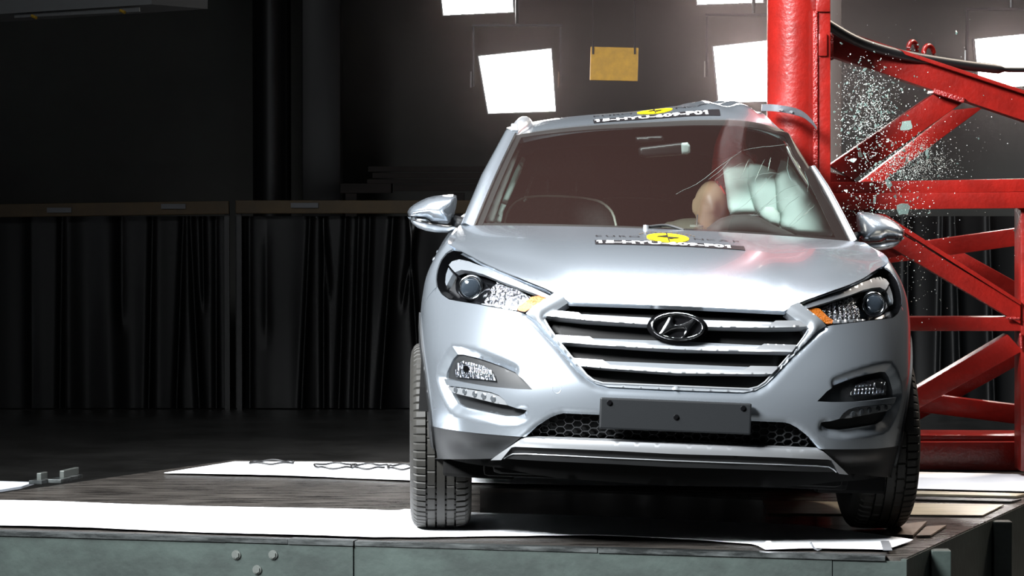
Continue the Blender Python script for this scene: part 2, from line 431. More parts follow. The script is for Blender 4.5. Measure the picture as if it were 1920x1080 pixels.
# ================================================================== SLED
nA, nB = at_z(0, 998), at_z(1700, 1046)
dN = (nB - nA).normalized()
fA, fB = at_z(440, 862), at_z(770, 866)
lA = at_z(0, 925)
def isect(p, d, q, e_):
    den = d.x * e_.y - d.y * e_.x
    t = ((q.x - p.x) * e_.y - (q.y - p.y) * e_.x) / den
    return p + d * t
pNL = isect(nA, dN, fA, (lA - fA))
rB = at_z(1920, 945)
pFR = isect(fA, (fB - fA), nB, (rB - nB))
sled = empty('impact_sled', (0.2, 12.5, FLZ), label='low green-grey steel sled platform carrying the car', category='platform')
SO = Vector((0.2, 12.5, FLZ))
def prism(name, pts, z0, z1, m, parent=sled, o=SO, smooth=False, **kw):
    n = len(pts)
    V = [(p[0] - o.x, p[1] - o.y, z1 - o.z) for p in pts] + [(p[0] - o.x, p[1] - o.y, z0 - o.z) for p in pts]
    area2 = sum(pts[i][0] * pts[(i + 1) % n][1] - pts[(i + 1) % n][0] * pts[i][1] for i in range(n))
    top = tuple(range(n)) if area2 > 0 else tuple(range(n - 1, -1, -1))
    F = [top, tuple(n + i for i in reversed(top))]
    for i in range(n):
        j = (i + 1) % n
        F.append((j, i, n + i, n + j) if area2 > 0 else (i, j, n + j, n + i))
    return obj(name, mesh(name, V, F, smooth), parent, m, **kw)
inn = Vector((-dN.y, dN.x, 0))          # pointing away from the camera
def deckp(s, t): return nA + dN * s + inn * t     # s along the near edge, t into the deck
Lw = (nB - nA).length
prism('deck', [pNL + inn * .02, nB + inn * .02, pFR, fA], -0.03, 0.0, M_DECK)
# glossy centre field, as polished by sliding tyres
gl = [at_z(900, 915), at_z(1540, 944), at_z(1690, 1005), at_z(900, 1001)]
prism('polished_plate', gl, 0.0, 0.0022, M_DECKG)
# front side plates, each bolted on
def side_plate(s0, s1, z0, z1, push, m=M_SLEDFACE):
    a, b = nA + dN * s0, nA + dN * s1
    p = [a - inn * push, b - inn * push, b + inn * .02, a + inn * .02]
    return prism('side_plate', p, z0, z1, m)
us = lambda u: (at_z(u, 998 + u * 48 / 1700.0) - nA).dot(dN)
sl = (pNL - nA).dot(dN)
side_plate(sl, us(424) - .002, -.345, -.012, 0)
side_plate(us(424), us(663), -.345, -.016, .010)
side_plate(us(663) + .002, us(1560), -.345, -.014, .002)
side_plate(us(1560) + .003, Lw, -.345, -.014, .0)
def edge_strip(s0, s1, t0, t1, z1, name='edge_strip'):
    p = [deckp(s0, t0), deckp(s1, t0), deckp(s1, t1), deckp(s0, t1)]
    prism(name, p, 0.0005 if t0 >= 0 else -.012, z1, M_EDGE)
edge_strip(sl, us(540), -.006, .045, .004)
edge_strip(us(540) + .004, us(664), -.014, .05, .006)
edge_strip(us(664) + .004, us(1120), -.006, .04, .004)
edge_strip(us(1120) + .004, us(1660), -.008, .04, .005)
for (u, v) in ((445, 1040), (514, 1040), (484, 1068)):
    sgn = us(u); a = nA + dN * sgn - inn * (.012 if 424 < u < 663 else .002)
    z = CAMZ + ray(u, v).z * (a.y / ray(u, v).y)
    bm = bmesh.new()
    add_cyl(bm, a + Vector((0, 0, z)) - SO, a + Vector((0, 0, z)) - inn * .010 - SO, .0125, 6)
    add_cyl(bm, a + Vector((0, 0, z)) - SO, a + Vector((0, 0, z)) - inn * .004 - SO, .017, 14)
    obj('bolt', bm, sled, M_BOLT)
# right end
rd = (rB - nB).normalized(); rn = Vector((rd.y, -rd.x, 0))
prism('end_plate', [nB + rd * .0, nB + rd * 3.4, nB + rd * 3.4 - rn * .02, nB - rn * .02], -.345, -.006, M_SLEDFACE)
for s in (.36, 1.35):
    p = nB + rd * s + rn * .03
    bm = bmesh.new(); add_box(bm, (p.x - SO.x, p.y - SO.y, .172), (.07, .07, .335), None, .004); obj('end_rib', bm, sled, M_SLEDFACE)
prism('underframe', [deckp(sl + .3, .25), deckp(Lw - .25, .25), pFR - Vector((.6, .2, 0)), fA + Vector((.5, -.2, 0))], FLZ + .004, -.031, M_UNDER)

# loose sheets, plates and strips on the deck
def wavy_sheet(name, top, bot, z, m, label, cat, seed=0, amp=.004, group=None, n=70):
    r = random.Random(seed)
    T = [at_z(u, v, z) for (u, v) in top]; B = [at_z(u, v, z) for (u, v) in bot]
    def res(L, n):
        L = [np.array(p) for p in L]; d = [0]
        for a, b in zip(L, L[1:]): d.append(d[-1] + np.linalg.norm(b - a))
        return [np.array([np.interp(t, d, [p[k] for p in L]) for k in range(3)]) for t in np.linspace(0, d[-1], n)]
    T, B = res(T, n), res(B, n)
    rows = []
    for k in range(9):
        t = k / 8
        row = []
        for i in range(n):
            p = T[i] * (1 - t) + B[i] * t
            w = amp * (math.sin(i * .37 + seed) * .5 + .5) * (1 if k in (0, 8) else .25)
            row.append((p[0], p[1] + (r.uniform(-.004, .004) if k in (0, 8) else 0), z + w))
        rows.append(row)
    V, F = solid_grid(np.array(rows), (0, 0, -.0025))
    kw = dict(label=label, category=cat)
    if group: kw['group'] = group
    return obj(name, mesh(name, V, F), None, m, **kw)
wavy_sheet('slip_sheet', [(-330, 928), (0, 938), (200, 945), (480, 951), (690, 957), (748, 959), (753, 955), (900, 961), (1500, 984), (1712, 1013)],
           [(-330, 972), (0, 985), (160, 989), (300, 994), (500, 1001), (690, 1007), (800, 1006), (900, 1004), (1100, 1004), (1300, 1011), (1415, 1019), (1435, 1030), (1520, 1028), (1660, 1031)],
           .010, M_SHEET, 'long glaring white slip sheet under the front wheels along the near deck edge', 'sheet', 2)
wavy_sheet('slip_sheet', [(440, 865), (600, 867), (900, 872), (1300, 880), (1712, 886), (1990, 890)], [(308, 886), (600, 893), (900, 905), (1300, 912), (1700, 917), (1990, 922)],
           .010, M_SHEET, 'white slip sheet under the rear wheels at the far deck edge', 'sheet', 5, .003)
def flat(name, px, z, m, label, cat, th=.004):
    pts = [at_z(u, v, z + th) for (u, v) in px]
    c = sum(pts, Vector()) / len(pts); c.z = z
    o = prism(name, pts, z, z + th, m, None, c, label=label, category=cat)
    o.location = c
    return o
flat('slide_plate', [(1430, 938), (1882, 946), (1842, 966), (1440, 962)], .004, M_BEIGE, 'beige steel slide plate lying right of the front wheel', 'plate')
flat('steel_strip', [(1600, 917), (1925, 925), (1905, 930), (1600, 923)], .003, M_BEIGE, 'upper pale steel strip between white sheet and beige plate', 'strip', .008)
flat('steel_strip', [(1600, 927), (1915, 936), (1895, 940), (1600, 933)], .003, M_EDGE, 'lower grey steel strip between white sheet and beige plate', 'strip', .006)
flat('wood_offcut', [(1668, 985), (1738, 977), (1712, 1003), (1655, 1000)], .005, mat('offcut_brown', (120, 104, 92), .5, noise=.2), 'brown board offcut on the deck beside the front right tyre', 'board', .008)
flat('wood_offcut', [(1737, 987), (1775, 984), (1745, 1003), (1718, 1004)], .004, MATS['offcut_brown'], 'small brown offcut at the right deck corner', 'board', .006)
flat('tape_strip', [(1651, 1014), (1667, 1014), (1673, 1031), (1656, 1031)], .015, M_TAPE, 'short grey tape strip across the white sheet corner', 'tape', .002)
# sheet edge curled up and the small twisted scrap on the near edge
c = at_z(1440, 1024, .012)
V, F = tube([c + Vector((x, .004 * math.sin(x * 60), .010 * math.exp(-(x / .012) ** 2))) for x in np.linspace(-.03, .045, 12)], [.002 + .008 * math.exp(-((i - 5) / 3.0) ** 2) for i in range(12)], 8)
obj('curled_tape', mesh('curled_tape', V, F), None, M_SHEET, label='curled bit of white tape at the near sheet edge', category='tape')
c = at_z(1526, 1029, .012)
V, F = tube([c + Vector(p) for p in [(-.012, 0, .022), (-.006, -.004, .012), (0, -.008, .003), (.012, -.012, -.004), (.026, -.01, 0)]], .0035, 6)
obj('twisted_scrap', mesh('twisted_scrap', V, F), None, M_TAPE, label='small twisted metal scrap on the near white sheet', category='scrap')
# brackets at the left end
for (u0, v0, u1, v1, h, lab) in ((66, 908, 84, 904, .028, 'small shiny steel block, the left one of two at the deck end'), (102, 906, 143, 896, .03, 'wider shiny steel bracket at the left deck end')):
    a, b = at_z(u0, v0), at_z(u1, v1)
    e = empty('steel_bracket', (a + b) / 2, label=lab, category='bracket')
    d = b - a
    bm = bmesh.new(); add_beam(bm, -d / 2 + Vector((0, 0, .008)), d / 2 + Vector((0, 0, .008)), .06, .016, bevel=.002); obj('base', bm, e, M_EDGE)
    bm = bmesh.new(); add_beam(bm, -d * .2 + Vector((0, .02, h)), d / 2 + Vector((0, .02, h)), .02, .03, bevel=.003); obj('top_block', bm, e, M_BOLT)
flat('grey_board', [(-300, 915), (-120, 898), (64, 904), (40, 912), (-200, 950)], -.02, mat('pale_board', (150, 156, 164), .6), 'pale blue-grey board beyond the left end of the deck', 'board', .01)
# wire loops on the far sheet
for i, (u, v, ru, rv) in enumerate([(628, 873, 38, 4.5), (690, 874, 34, 4), (756, 875, 30, 4), (510, 866, 40, 3)]):
    c = at_z(u, v, .018); rx = at_z(u + ru, v, .018).x - c.x; ry = at_z(u, v - rv, .018).y - c.y
    pts = [c + Vector((rx * math.cos(a) * (1 + .1 * math.sin(3 * a + i)), ry * math.sin(a), .003 * math.sin(5 * a))) for a in np.linspace(0, 5.9, 40)]
    V, F = tube(pts, .0045, 6)
    obj('wire_loop', mesh('wire_loop', V, F), None, M_WIRE, label=['black wire loop on the far sheet, second from the left', 'black wire loop on the far sheet, second from the tyre', 'black wire loop on the far sheet nearest the tyre', 'flat wire loop at the left end of the far sheet'][i], category='wire')

# ================================================================== POLE BARRIER
YP = 13.5; YF = 14.1
bar = empty('pole_barrier', (2.0, YF, 0.0), label='red welded steel barrier frame with the rigid pole hitting the car', category='barrier')
BO = Vector(bar.location)
px_ = at_y(1494, 300, YP).x
bm = bmesh.new(); add_cyl(bm, Vector((px_, YP, 0.012)) - BO, Vector((px_, YP, 4.6)) - BO, .127, 64)
autosmooth(obj('rigid_pole', bm, bar, M_RED))
def bbeam(name, pa, pb, Ya, Yb, h, w, m=M_RED):
    a, b = at_y(pa[0], pa[1], Ya) - BO, at_y(pb[0], pb[1], Yb) - BO
    bm = bmesh.new()
    add_beam(bm, a, b, w, h, up=Vector((0, 1, 0)).cross(b - a).cross(b - a) if False else Vector((0, 0, 1)), bevel=.006)
    return autosmooth(obj(name, bm, bar, m))
def pbeam(name, quad, Y, depth, m=M_RED, bev=.005):
    """front face given by its four corner pixels on the plane Y; extruded back by depth"""
    q = [at_y(u, v, Y) - BO for (u, v) in quad]
    V = q + [p + Vector((0, depth, 0)) for p in q]
    bm = bmesh.new()
    vs = [bm.verts.new(p) for p in V]
    for f in ((3, 2, 1, 0), (4, 5, 6, 7), (0, 1, 5, 4), (1, 2, 6, 5), (2, 3, 7, 6), (3, 0, 4, 7)): bm.faces.new([vs[i] for i in f])
    bmesh.ops.recalc_face_normals(bm, faces=bm.faces)
    bmesh.ops.bevel(bm, geom=list(bm.edges), offset=bev, segments=2, affect='EDGES', profile=.6)
    return autosmooth(obj(name, bm, bar, m))
# column plate beside the pole, with flange and clips
pbeam('column_plate', [(1530, -140), (1557, -140), (1558, 912), (1532, 912)], YP - .130, .26)
pbeam('flange', [(1524, 20), (1533, 20), (1534, 345), (1525, 345)], YP - .142, .06, M_REDW)
pbeam('clip_plate', [(1535, 63), (1551, 63), (1551, 105), (1535, 105)], YP - .145, .02)
pbeam('shoulder_block', [(1533, -2), (1557, -2), (1557, 22), (1533, 22)], YP - .145, .06)
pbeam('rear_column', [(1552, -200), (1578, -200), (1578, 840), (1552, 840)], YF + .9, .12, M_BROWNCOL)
# front plane
pbeam('sloping_beam', [(1559, 54), (1990, 196), (1990, 250), (1559, 105)], YF - .35, .14)
pbeam('sloping_flange', [(1559, 50), (1990, 192), (1990, 199), (1559, 57)], YF - .40, .24, bev=.002)
pbeam('end_plate', [(1556, 48), (1563, 48), (1563, 112), (1556, 112)], YF - .42, .3, M_REDW, .002)
pbeam('weld_pad', [(1752, 166), (1809, 184), (1807, 193), (1750, 174)], YF - .37, .2, M_REDW, .002)
pbeam('upper_brace', [(1556, 310), (1754, 174), (1806, 192), (1600, 338)], YF - .3, .12)
pbeam('upper_brace', [(1600, 352), (1790, 206), (1846, 200), (1640, 352)], YF + .75, .12)
pbeam('tie_beam', [(1548, 342), (1990, 334), (1990, 359), (1548, 364)], YF - .32, .12)
pbeam('tie_beam', [(1548, 363), (1990, 359.5), (1990, 390), (1548, 394)], YF - .35, .16)
pbeam('gusset', [(1548, 320), (1600, 334), (1662, 430), (1562, 440)], YF - .27, .03, bev=.003)
pbeam('gusset', [(1550, 392), (1640, 392), (1728, 470), (1600, 500)], YF - .26, .03, bev=.003)
pbeam('lower_brace', [(1640, 408), (1914, 572), (1914, 608), (1630, 440)], YF - .33, .12)
pbeam('lower_brace', [(1640, 400), (1660, 402), (1916, 566), (1914, 572)], YF - .36, .18, bev=.002)
pbeam('lower_brace', [(1770, 474), (1786, 462), (1930, 542), (1930, 580)], YF + .75, .12)
pbeam('cross_brace', [(1636, 466), (1930, 425), (1930, 458), (1636, 498)], YF + .45, .1)
pbeam('mid_beam', [(1640, 595), (1990, 594.5), (1990, 621), (1640, 620.5)], YF - .3, .13)
pbeam('bottom_brace', [(1640, 775), (1890, 627), (1918, 658), (1640, 812)], YF - .3, .12)
pbeam('bottom_brace', [(1700, 768), (1940, 645), (1940, 668), (1720, 790)], YF + .7, .1)
pbeam('cross_brace', [(1710, 735), (1990, 770), (1990, 806), (1710, 771)], YF + .5, .1)
pbeam('corner_post', [(1914, 376), (1960, 376), (1960, 884), (1914, 884)], YF - .31, .18)
pbeam('corner_post', [(1976, 190), (2022, 205), (2022, 884), (1976, 884)], YF - .36, .2)
pbeam('base_beam', [(1600, 829), (1990, 829), (1990, 883), (1600, 880)], YF, .16)
pbeam('base_flange', [(1600, 815.5), (1990, 817.5), (1990, 829), (1600, 828)], YF + .06, .3, bev=.003)
# welds at the corner node
for pts in ([(1886, 596), (1912, 597)], [(1914, 625), (1915, 655)], [(1754, 167), (1806, 186)]):
    a, b = at_y(*pts[0], YF - .33) - BO, at_y(*pts[1], YF - .33) - BO
    V, F = tube([a.lerp(b, t) + Vector((0, 0, .002 * math.sin(t * 40))) for t in np.linspace(0, 1, 14)], .007, 8)
    obj('weld_bead', mesh('weld_bead', V, F), bar, M_REDW)
# lifting eyes
for (u, v, r_) in ((1711, 92, 11), (1741, 102, 13)):
    c = at_y(u, v, YF - .15) - BO; R = r_ * 13.9 / FPX * .85
    pts = [c + Vector((R * math.cos(a), .03 * math.cos(a), R * 1.5 * math.sin(a))) for a in np.linspace(-.3, math.pi + .3, 18)]
    V, F = tube(pts, .011, 10); obj('lifting_eye', mesh('lifting_eye', V, F), bar, M_RED)
# black cable sagging over the sloping beam
pts = [at_y(u, v, YF - .55 + .0008 * (u - 1480)) for (u, v) in smooth_line([(1452, -30), (1490, 4), (1556, 48), (1610, 78), (1680, 100), (1760, 115), (1840, 126), (1905, 131), (1990, 128)], 6)]
V, F = tube(pts, [.022 if i < 40 else .012 for i in range(len(pts))], 10)
obj('hanging_cable', mesh('hanging_cable', V, F), None, M_WIRE, label='thick black cable sagging along the sloping red beam', category='cable')

# ================================================================== CAR: reference surfaces
X0, Y0 = 0.541, 11.0
CARM = Matrix.Translation((X0, Y0, 0)) @ Matrix.Rotation(math.radians(0.6), 4, 'Z') @ Matrix.Rotation(math.radians(2.4), 4, 'Y')
CARI = CARM.inverted()
car = empty('silver_suv', label='silver SUV standing on the sled, pressed sideways against the red pole', category='car')
car.matrix_world = CARM

def ss(a, b, x):
    t = np.clip((np.asarray(x, float) - a) / (b - a), 0, 1); return t * t * (3 - 2 * t)
def table(xs, ys, sig=0.02, n=3000):
    xs = np.array(xs, float); g = np.linspace(xs[0] - .3, xs[-1] + .3, n)
    y = np.interp(g, xs, ys)
    # carry the end slopes on, so that smoothing does not bend the ends
    y = np.where(g < xs[0], ys[0] + (g - xs[0]) * (ys[1] - ys[0]) / (xs[1] - xs[0]), y)
    y = np.where(g > xs[-1], ys[-1] + (g - xs[-1]) * (ys[-1] - ys[-2]) / (xs[-1] - xs[-2]), y)
    dx = g[1] - g[0]; k = int(4 * sig / dx) + 1
    w = np.exp(-.5 * (np.arange(-k, k + 1) * dx / sig) ** 2); w /= w.sum()
    y2 = np.convolve(np.pad(y, k, mode='edge'), w, mode='valid')
    return lambda q: np.interp(q, g, y2)
PLAN = smooth_line([(-.2, .006), (0, 0), (.2, .006), (.35, .02), (.48, .047), (.58, .086), (.67, .146), (.75, .226), (.81, .32), (.855, .43), (.885, .56), (.90, .70), (.905, .85), (.905, 1.2), (.905, 2.0), (.905, 3.0), (.90, 3.6), (.87, 4.1), (.82, 4.3), (.70, 4.42), (.4, 4.47), (0, 4.48), (-.2, 4.475)], 40)
PLAN = np.array([p for p in PLAN if p[0] >= -1e-9])
i0 = int(np.argmin(PLAN[:60, 0] + PLAN[:60, 1])); PLAN = PLAN[i0:]; PLAN[0] = (0, 0)
PS = np.concatenate([[0], np.cumsum(np.hypot(np.diff(PLAN[:, 0]), np.diff(PLAN[:, 1])))])
V_Z = table([.10, .18, .24, .30, .36, .44, .52, .58, .66, .76, .86, .95, 1.05, 1.2], [.22, .14, .085, .045, .018, .003, .0, .006, .03, .07, .115, .18, .30, .5], .025)
K_Z = table([.10, .25, .35, .5, .65, .8, .9, .97, 1.03, 1.09, 1.15], [.93, .955, .975, .99, 1.0, .998, .985, .955, .91, .865, .82], .02)
def s_of_y(y):  # arc length along the side where the plan reaches depth y
    i = np.argmax(PLAN[:, 1] >= y); return float(PS[i])
def G0(s, z):
    s = np.asarray(s, float); z = np.asarray(z, float)
    a = np.abs(s)
    x = np.interp(a, PS, PLAN[:, 0]); y = np.interp(a, PS, PLAN[:, 1])
    wf = 1 - ss(.25, .9, y)
    ws = ss(.45, .86, x)
    yy = y + V_Z(z) * wf + .10 * ss(.62, .95, z) * (x / .85) ** 3 * wf
    xx = x * (1 - (1 - K_Z(z)) * ws)
    return np.stack([np.sign(s) * xx, yy, z], -1)
def Gn(s, z):
    e = 1e-3
    du = G0(np.asarray(s) + e, z) - G0(np.asarray(s) - e, z)
    dv = G0(s, np.asarray(z) + e) - G0(s, np.asarray(z) - e)
    n = np.cross(du, dv)
    return n / np.maximum(np.linalg.norm(n, axis=-1, keepdims=True), 1e-12)   # outward
def dent(P):
    """where the pole has pushed the flank in, and the roof buckled up"""
    P = np.array(P, float)
    x, y, z = P[..., 0], P[..., 1], P[..., 2]
    g = np.exp(-((y - 2.42) / .42) ** 2)
    P[..., 0] = x - np.maximum(0, x - .40) * g * .98
    P[..., 2] = z + .08 * np.exp(-((x - .34) / .30) ** 2) * ss(1.25, 1.55, z) * ss(1.4, 2.2, y) * (1 - ss(2.6, 3.6, y))
    return P
def Gmap(s, z, off=0.0):
    P = G0(s, z)
    P = P - Gn(s, z) * np.asarray(off)[..., None] if np.ndim(off) else P - Gn(s, z) * off
    return dent(P)
_sg = np.linspace(-2.4, 2.4, 900); _zg = np.linspace(.08, 1.16, 160)
_P = Gmap(*np.meshgrid(_sg, _zg))
_V, _F = grid_mesh(_P)
G_BVH = BVHTree.FromPolygons([Vector(v) for v in _V], _F)
_fine = np.linspace(-2.4, 2.4, 9600)
def lray(u, v):
    o = CARI @ Vector((0, 0, CAMZ)); d = (CARI.to_3x3() @ ray(u, v)).normalized()
    return o, d
def hit(u, v):
    o, d = lray(u, v)
    loc, nrm, idx, dist = G_BVH.ray_cast(o, d)
    if loc is None:
        print('MISS', u, v); loc, nrm, idx, dist = G_BVH.find_nearest(o + d * 11.5)
    c = Gmap(_fine, np.full_like(_fine, loc.z))
    k = int(np.argmin(((c[:, :2] - np.array(loc)[:2]) ** 2).sum(1)))
    return (float(_fine[k]), float(loc.z))
def LH(pts): return [hit(u, v) for (u, v) in pts]
def mir(pts): return [(-p[0], p[1]) for p in pts]
def on_plane(u, v, f):
    """local point where the pixel's ray meets y = f[0] + f[1] * (z - 1.1)"""
    o, d = lray(u, v)
    t = (f[0] + f[1] * (o.z - 1.1) - o.y) / (d.y - f[1] * d.z)
    return o + d * t

# ------------------------------------------------------------------ draped panels
def pip(P, poly):
    x, y = P[:, 0], P[:, 1]; n = len(poly); c = np.zeros(len(P), bool)
    for i in range(n):
        x1, y1 = poly[i]; x2, y2 = poly[(i + 1) % n]
        if y1 == y2: continue
        m = ((y1 > y) != (y2 > y)) & (x < (x2 - x1) * (y - y1) / (y2 - y1) + x1)
        c ^= m
    return c
def dist_poly(P, poly, closed=True):
    P = np.asarray(P); d = np.full(len(P), 1e9); n = len(poly)
    for i in range(n if closed else n - 1):
        a = np.array(poly[i]); b = np.array(poly[(i + 1) % n]); ab = b - a
        t = np.clip(((P - a) @ ab) / max(ab @ ab, 1e-15), 0, 1)
        d = np.minimum(d, np.linalg.norm(P - (a + t[:, None] * ab), axis=1))
    return d
def resample(poly, res):
    out = []; n = len(poly)
    for i in range(n):
        a = np.array(poly[i], float); b = np.array(poly[(i + 1) % n], float)
        k = max(1, int(np.ceil(np.linalg.norm(b - a) / res)))
        for j in range(k): out.append(tuple(a + (b - a) * j / k))
    return out
def tri2d(outline, holes=(), res=.012):
    loops = [resample(outline, res)] + [resample(h, res) for h in holes]
    verts = []; edges = []
    for L in loops:
        b = len(verts); verts += L
        edges += [(b + i, b + (i + 1) % len(L)) for i in range(len(L))]
    A = np.array(loops[0]); mn, mx = A.min(0), A.max(0)
    h = res * .866
    pts = []
    for j, y in enumerate(np.arange(mn[1] + h / 2, mx[1], h)):
        xs = np.arange(mn[0] + (res / 2 if j % 2 else 0), mx[0], res)
        pts.append(np.stack([xs, np.full_like(xs, y)], 1))
    if pts:
        pts = np.concatenate(pts)
        m = pip(pts, loops[0])
        for L in loops[1:]: m &= ~pip(pts, L)
        pts = pts[m]
        for L in loops: 
            if len(pts): pts = pts[dist_poly(pts, L) > res * .45]
        verts += [tuple(p) for p in pts]
    r = delaunay_2d_cdt([Vector(v) for v in verts], edges, [], 0, 1e-7)
    v2 = np.array([(v.x, v.y) for v in r[0]]); F = [tuple(f) for f in r[2]]
    Fa = np.array(F); cen = v2[Fa].mean(1)
    keep = pip(cen, loops[0])
    for L in loops[1:]: keep &= ~pip(cen, L)
    Fa = Fa[keep]
    a, b, c = v2[Fa[:, 0]], v2[Fa[:, 1]], v2[Fa[:, 2]]
    ar = (b[:, 0] - a[:, 0]) * (c[:, 1] - a[:, 1]) - (b[:, 1] - a[:, 1]) * (c[:, 0] - a[:, 0])
    Fa[ar < 0] = Fa[ar < 0][:, ::-1]
    Fa = Fa[np.abs(ar) > 1e-10]
    return v2, Fa
def skin(v2, Fa, mapf, off, thick, relief=None, closed=False):
    o = np.full(len(v2), float(off))
    if relief is not None: o = o + relief(v2)
    P = mapf(v2[:, 0], v2[:, 1], o)
    V = P.tolist(); F = [tuple(f) for f in Fa]
    if thick:
        cnt = {}
        for f in Fa:
            for i in range(3):
                e = (int(f[i]), int(f[(i + 1) % 3])); cnt[e] = cnt.get(e, 0) + 1
        bd = [e for e in cnt if (e[1], e[0]) not in cnt]
        ids = sorted({i for e in bd for i in e})
        Q = mapf(v2[ids, 0], v2[ids, 1], o[ids] + thick)
        top = {i: len(V) + k for k, i in enumerate(ids)}
        V += [V[i] for i in ids]
        bot = {i: len(V) + k for k, i in enumerate(ids)}
        V += Q.tolist()
        for (a, b) in bd: F.append((top[b], top[a], bot[a], bot[b]))
        if closed:
            o2 = len(V); Q = mapf(v2[:, 0], v2[:, 1], np.full(len(v2), float(off + thick)))
            V += Q.tolist(); F += [(o2 + f[2], o2 + f[1], o2 + f[0]) for f in Fa]
    return V, F
def drape(name, outline, m, parent=car, holes=(), res=.012, off=0.0, thick=.012, relief=None, mapf=Gmap, closed=False, **kw):
    v2, Fa = tri2d(outline, holes, res)
    V, F = skin(v2, Fa, mapf, off, thick, relief, closed)
    return obj(name, mesh(name, V, F), parent, m, **kw)
def plane_map(f):
    """(x, z) on the sloping plane y = f0 + f1 (z - 1.1); off goes backwards"""
    return lambda x, z, off: np.stack([x, f[0] + f[1] * (z - 1.1) + off, z], -1)
def inflate(name, outline, m, f, depth, parent=car, res=.02, rim=.06, back=True, flip=False, **kw):
    """pillow over an (x, z) outline lying on the plane f"""
    v2, Fa = tri2d(outline, (), res)
    d = dist_poly(v2, resample(outline, res))
    h = depth * np.sqrt(np.clip(1 - (1 - np.clip(d / rim, 0, 1)) ** 2, 0, 1))
    mp = plane_map(f)
    V = mp(v2[:, 0], v2[:, 1], -h).tolist(); F = [tuple(int(i) for i in t) for t in Fa]
    n = len(V)
    onb = d < 1e-6
    idx = list(range(n)); Q = mp(v2[:, 0], v2[:, 1], h * (1 if back is True else float(back)))
    remap = {}
    for i in range(n):
        if onb[i]: remap[i] = i
        else: remap[i] = len(V); V.append(tuple(Q[i]))
    F += [(remap[t[2]], remap[t[1]], remap[t[0]]) for t in F[:len(Fa)]]
    return obj(name, mesh(name, V, F), parent, m, **kw)
def pxl(pts, f): return [(p.x, p.z) for p in (on_plane(u, v, f) for (u, v) in pts)]

# ================================================================== CAR: front skin
SY = s_of_y
arch_c = (SY(.85), .345)
def arch(r, a0, a1, n=14): return [(-(arch_c[0] + r * math.cos(a)), arch_c[1] + r * math.sin(a)) for a in np.linspace(a0, a1, n)]
head_low = [(982, 587), (940, 579), (895, 570.5), (842, 561.5), (828, 552), (820, 538)]
frame_out = [(1265, 731), (1240, 730), (1140, 725), (1117, 719), (1099, 707), (1085, 692), (1050, 650), (1015, 612), (1000, 597), (986, 588)]
intake_top = [(984, 820.5), (1007, 799), (1030, 784), (1044, 778), (1056, 775.5), (1119, 778), (1265, 784)]
fog = [(847, 661), (860, 661), (885, 667), (910, 675), (935, 684), (960, 695), (980, 710), (998, 730.5),
       (970, 729.5), (941, 727), (912, 724), (883, 719.5), (855, 714.5), (831, 710), (833, 716), (837, 722.5), (868, 726.5), (901, 731.5), (921, 735.5), (935, 741), (945, 749), (952, 760),
       (970, 766), (987, 770), (978, 777), (967, 782), (941, 782), (906, 775), (875, 768.5), (860, 765), (846, 757), (838, 744), (829, 724), (824, 708), (826, 697), (832, 684), (838, 671)]
seam_y = .49
Lfr = LH(frame_out); Llow = LH(head_low); Lfog = LH(fog); Lint = LH(intake_top)
cl = LH([(978, 819), (930, 815.5), (883, 811), (840, 805), (806, 798)])
zs = cl[-1][1]
side_top = (-SY(.62), hit(800, 572)[1])
# silver bumper skin: centre -> grille frame -> under the lamp -> flank -> lower border -> intake
left = [(0.0, Lfr[0][1])] + Lfr[1:] + Llow + [side_top] + [p for p in arch(.425, math.radians(128), math.radians(181), 9)] 
left = [p for p in left]
lo_side = [(-SY(.45), zs + .006)]
left = left[:len([0] + Lfr[1:] + Llow) + 1]
left += [p for p in arch(.42, math.radians(118), math.radians(172), 8) if p[1] > zs + .02]
left += lo_side + cl[::-1] + Lint[:-1] + [(0.0, Lint[-1][1])]
outline = left + mir(left[1:-1])[::-1]
fog_edge = Lfog[:8] + Lfog[22:]
ring_l = [Lfog[i] for i in list(range(24, len(Lfog))) + list(range(0, 6))]
def bump_relief(v2):
    A = np.stack([-np.abs(v2[:, 0]), v2[:, 1]], 1)
    d = dist_poly(A, ring_l, closed=False)
    r = .026 * np.clip(1 - d / .026, 0, 1)                       # chamfer round the fog recess
    df = dist_poly(A, Lfr, closed=False)
    r += .012 * np.clip(1 - df / .024, 0, 1) ** 1.5                   # roll into the grille frame
    di = dist_poly(A, Lint, closed=False)
    r += .010 * np.clip(1 - di / .012, 0, 1)
    zc = np.interp(-A[:, 0] * -1 * -1, [0, .2, .5, .8], [.56, .56, .575, .60])
    r += .010 * np.exp(-((A[:, 1] - (Lfr[0][1] - .045)) / .022) ** 2) * (np.abs(A[:, 0]) < .30) * ss(.30, .22, np.abs(A[:, 0])) * 0
    return r
drape('bumper', outline, M_SILVER, holes=[Lfog, mir(Lfog)[::-1]], res=.0105, thick=.03, relief=bump_relief, label='silver bumper skin')
def both(fn):
    for sgn in (-1, 1):
        fn(sgn, (lambda P: P if sgn < 0 else mir(P)))
